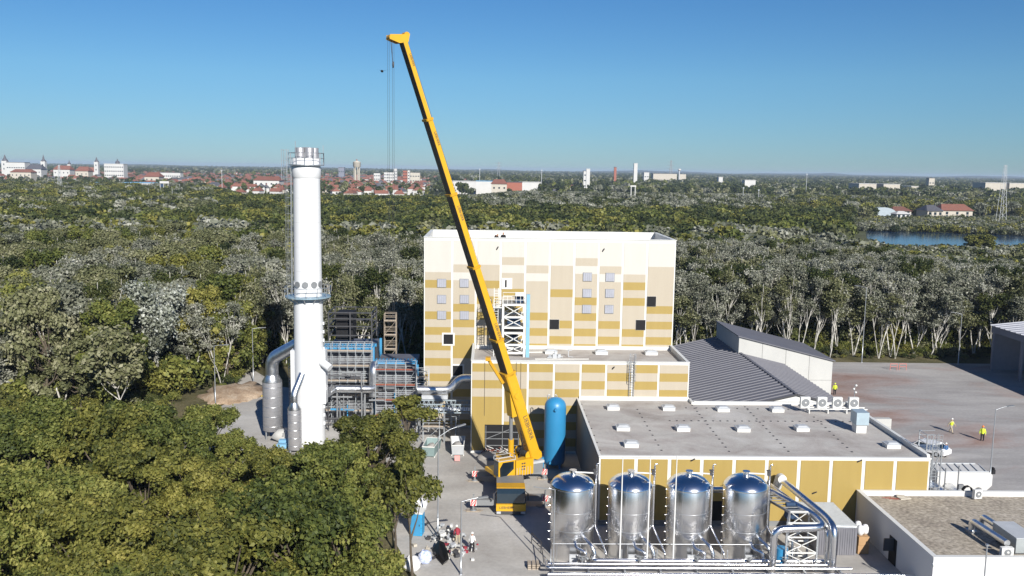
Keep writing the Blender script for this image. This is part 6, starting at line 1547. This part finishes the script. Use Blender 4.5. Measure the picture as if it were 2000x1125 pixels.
block('warehouse', 990, 1020, 356, 1100, 24, brickw, 'dark brick warehouse right of the red-roofed mansion', 'warehouse', roof=greyroof)
block('warehouse', 1014, 1056, 356, 1180, 30, whitew, 'white warehouse with long roof, right of the brick one', 'warehouse', roof=whitew)
block('factory_block', 1140, 1146, 334, 1600, 10, whitew, 'slim block beside the left white tower', wins=1, rows=3)
t = thing('water_tower', (A(697, 320, 1500).x, 1500, 0), 'cream water tower standing on columns, right of the chimney', 'water tower'); c = A(697, 327, 1500); tp = A(697, 316, 1500).z
q = MB(); q.lathe((c.x, 1500, 0), [(4.5, c.z), (6.3, c.z+1.5), (6.3, tp-1), (6.8, tp-.5), (0, tp+2)], 20); q.build('tank', stucco, t)
for k in range(6): a = k*1.047; MB().beam((c.x+4.3*math.cos(a), 1500+4.3*math.sin(a), 0), (c.x+4.3*math.cos(a), 1500+4.3*math.sin(a), c.z+.5), 1.2).build('column', stucco, t)
MB().tube([(c.x, 1500, tp+1), (c.x, 1500, tp+4)], .8, 10).build('lantern', brickw, t)
for (u, vt, Y, w, m_, l) in ((1149, 331, 1500, 6, whitew, 'left slim white tower block on the skyline'), (1242, 320, 1800, 7, whitew, 'taller slim white silo tower right on the skyline'), (1202, 327, 1900, 5, brickw, 'brick chimney between the two white towers')):
    c = A(u, vt, Y); t = thing('silo_tower', (c.x, Y, 0), l, 'tower'); MB().box(c.x-w/2, c.x+w/2, Y, Y+w, 0, c.z).build('shaft', m_, t); MB().box(c.x-w/2-.3, c.x+w/2+.3, Y-.3, Y+w+.3, c.z, c.z+1.2).build('cap', greyroof if m_ is brickw else whitew, t)
block('factory_block', 1258, 1268, 337, 2100, 20, whitew, 'small white factory block right of the taller white tower', wins=2, rows=2, roof=whitew)
block('factory_block', 1276, 1322, 339, 2200, 30, stucco, 'long pale factory right of the taller white tower', wins=12, rows=1)
block('factory_block', 1328, 1340, 340, 2200, 20, stucco, 'pale factory end block right of the small water tower', wins=3, rows=1)
t = thing('small_water_tower', (A(1327, 329, 2000).x, 2000, 0), 'small mushroom water tower on the right skyline', 'water tower'); c = A(1327, 330, 2000); MB().tube([(c.x, 2000, 0), (c.x, 2000, c.z-3)], 1.5, 10).build('stem', lgrey, t); MB().blob((c.x, 2000, c.z-2), (3.4, 3.4, 2.6)).build('tank', whitew, t)
block('factory_block', 1404, 1412, 346, 1700, 14, whitew, 'white gable among the trees right of the pale factory', roof=whitew)
block('factory_block', 1455, 1476, 352, 1450, 16, whitew, 'white low block among trees in the right half', wins=5, rows=1, roof=whitew)
for (u0, u1, vt, l) in ((1678, 1712, 359, 'left long white-roofed hall far right of the skyline'), (1726, 1758, 360, 'right white arched hall far right of the skyline'), (1780, 1794, 364, 'small white hall left of the yellow tower block'), (1925, 1965, 357, 'pale long hall at the far right'), (1972, 2010, 358, 'pale hall cut by the right picture edge')):
    block('far_hall', u0, u1, vt, 1350 if u0 < 1780 else 1500, 40, stucco, l, 'warehouse', roof=whitew)
block('tower_block', 1815, 1826, 348, 1700, 12, stucco, 'yellowish block with roof antennas above the right trees', wins=2, rows=2)
# riverside buildings right of the middle
gabled('boat_house', 1840, 1900, 411, 398, 690, 16, stucco, redroof, 'long building with bright red roof beyond the pond')
gabled('boat_house', 1812, 1842, 412, 400, 680, 18, stucco, greyroof, 'cream gabled building with grey roof beyond the pond')
gabled('boat_house', 1745, 1780, 412, 403, 700, 16, stucco, brownroof, 'low brown-roofed building beyond the pond')
gabled('boat_house', 1945, 1970, 402, 396, 740, 12, stucco, redroof, 'small red roof by the lattice mast beyond the pond')
gabled('boat_house', 1752, 1778, 418, 412, 650, 10, whitew, whitew, 'small white-roofed building in front of the brown-roofed one')
c = A(1727, 405, 690); q = MB(); q.prism([(c.x+11*math.cos(a), 690, 2+(c.z-2)*math.sin(a)) for a in [k*math.pi/12 for k in range(13)]], (0, 22, 0)); tag(q.build('arched_tent', mat('tent_grey_blue', (.36, .42, .46), .6)), 'pale blue-grey arched tent hall beyond the pond', 'tent hall')
def lattice(u, vt, Y, w, label, arms=0, m=mgrey, name='lattice_mast'):
    c = A(u, vt, Y); h = c.z; t = thing(name, (c.x, Y, 0), label, 'pylon'); q = MB(); n = 9; r = max(.18, Y*.00025)
    for sx in (-1, 1):
        for sy in (-1, 1): q.beam((c.x+sx*w/2, Y+sy*w/2, 0), (c.x+sx*w*.12, Y+sy*w*.12, h), r)
    for k in range(n):
        z0, z1 = h*k/n, h*(k+1)/n; a, b_ = w/2*(1-.76*k/n), w/2*(1-.76*(k+1)/n); q.beam((c.x-a, Y-a, z0), (c.x+b_, Y-b_, z1), r*.6); q.beam((c.x+a, Y-a, z0), (c.x-b_, Y-b_, z1), r*.6)
    q.build('lattice', m, t)
    for k in range(arms): z = h*(.93-.14*k); MB().beam((c.x-w*.9, Y, z), (c.x+w*.9, Y, z), r).build('cross_arm', m, t)
    return t
lattice(1311, 313, 2300, 9, 'tall lattice power pylon on the right skyline', 3, name='pylon')
lattice(974, 316, 2400, 9, 'faint lattice power pylon right of the crane boom', 3, name='pylon')
lattice(1964, 322, 620, 5, 'lattice mast rising from the trees beyond the pond', 0, lgrey)
lattice(115, 322, 900, 4, 'thin lattice mast in the town below the churches', 0, lgrey)
for (u, vt, Y, l) in ((433, 334, 1000, 'thin lamp mast right of the sign gantry'), (937, 331, 1200, 'thin mast right of the boom'), (1058, 333, 1200, 'thin mast above the white warehouse'), (1576, 341, 1100, 'thin white mast over the right woods'), (1482, 372, 800, 'left flood-light mast in the right woods'), (1452, 368, 800, 'flood-light mast among pale trees on the right')):
    c = A(u, vt, Y); t = thing('thin_mast', (c.x, Y, 0), l, 'mast'); MB().tube([(c.x, Y, 0), (c.x, Y, c.z)], Y*.00028, 5).build('pole', lgrey, t); MB().box(c.x-Y*.0008, c.x+Y*.0008, Y-.3, Y+.3, c.z, c.z+.8).build('lamp_head', lgrey, t)
for (u, vt, l) in ((1237, 362, 'white goal-like sign frame among pale trees'),):
    c = A(u, vt, 760); t = thing('road_sign', (c.x, 760, 0), l, 'sign'); MB().box(c.x-2.4, c.x+2.4, 760, 760.6, c.z-1.2, c.z).build('board', whitew, t)
    for s_ in (-1.7, 1.7): MB().box(c.x+s_-.3, c.x+s_+.3, 760, 760.5, 0, c.z-1.2).build('post', whitew, t)
# raised road with the sign gantry
ra, rb2 = A(306, 389, 700), A(338, 371, 960)
b = MB(); b.prism([(ra.x-5, 700, ra.z-1.0), (ra.x+9, 700, ra.z-1.0), (ra.x+9, 700, ra.z), (ra.x-5, 700, ra.z)], (rb2.x-ra.x, 260, rb2.z-ra.z)); rd = kind(b.build('raised_road', mat('asphalt', (.10, .095, .12), .8)), 'structure')
def onroad(f, o): return (ra.x+o+(rb2.x-ra.x)*f, 700+260*f, ra.z+(rb2.z-ra.z)*f)
q = thing('white_truck', onroad(.03, 0), 'white box truck at the near end of the raised road', 'truck'); MB().box(-1.3, 1.3, 0, 6, .8, 3.6).build('box_body', whitew, q, True); MB().box(-1.2, 1.2, -1.9, -.1, .6, 2.6).build('cab', whitew, q, True); MB().box(-1.3, 1.3, -1.5, 5.5, 0, .8).build('wheels', rubber, q, True)
for f, o, m_, l in ((.3, 4, greyroof, 'dark car on the raised road behind the truck'), (.5, 0, whitew, 'pale car halfway along the raised road'), (.7, 4, brickw, 'red car at the far end of the raised road')): car(onroad(f, o), 1.4, l, m_)
c = A(331, 354, 900); a2 = A(311, 354, 900); t = thing('sign_gantry', (c.x, 900, 0), 'large white sign board on a tall frame above the raised road', 'sign'); ztop = c.z; x0_, x1_ = A(312, 354, 900).x, A(328, 354, 900).x
MB().box(x0_, x1_+1, 899.6, 900, A(312, 358, 900).z, ztop).build('sign_board', whitew, t); MB().box(x0_+.4, x0_+3.4, 899.6, 900, A(312, 365, 900).z, A(312, 359, 900).z).build('blue_panel', navy, t)
for x in (x0_+.2, x0_+3.6, x1_): MB().beam((x, 900, 0), (x, 900, ztop-1), .35).build('frame_post', whitew, t)
for k in range(7):
    f = k/7; p_ = onroad(f, 10 if k % 2 else -6); t = thing('road_lamp', p_, 'slim lamp post along the raised road, %s' % ('right side' if k % 2 else 'left side'), 'street lamp', 'lamp posts along the raised road'); MB().tube([(0, 0, -3), (0, 0, 8)], .13, 5).build('pole', lgrey, t, True)

# bird over the crane cables
q = MB(); c = A(746, 139, 80); q.blob(tuple(c), (.12, .3, .1)); q.add([(c.x-.6, c.y, c.z+.2), (c.x, c.y-.1, c.z), (c.x, c.y+.1, c.z), (c.x+.6, c.y, c.z+.15)], [(0, 1, 2), (3, 2, 1)]); tag(q.build('bird', blackc), 'small dark bird in the sky left of the hook lines', 'bird')

# ------------------------------------------------------------ thin daylight haze
hm = bpy.data.materials.new('haze_air'); hm.use_nodes = True; t = hm.node_tree; t.nodes.clear()
pv_ = N(t, 'ShaderNodeVolumePrincipled'); pv_.inputs['Color'].default_value = (.62, .76, .95, 1); pv_.inputs['Density'].default_value = .00008; pv_.inputs['Anisotropy'].default_value = .0
ou = N(t, 'ShaderNodeOutputMaterial'); t.links.new(pv_.outputs[0], ou.inputs['Volume'])
kind(MB().box(-17000, 17000, -3000, 17000, -2, 56).build('haze', hm), 'stuff')
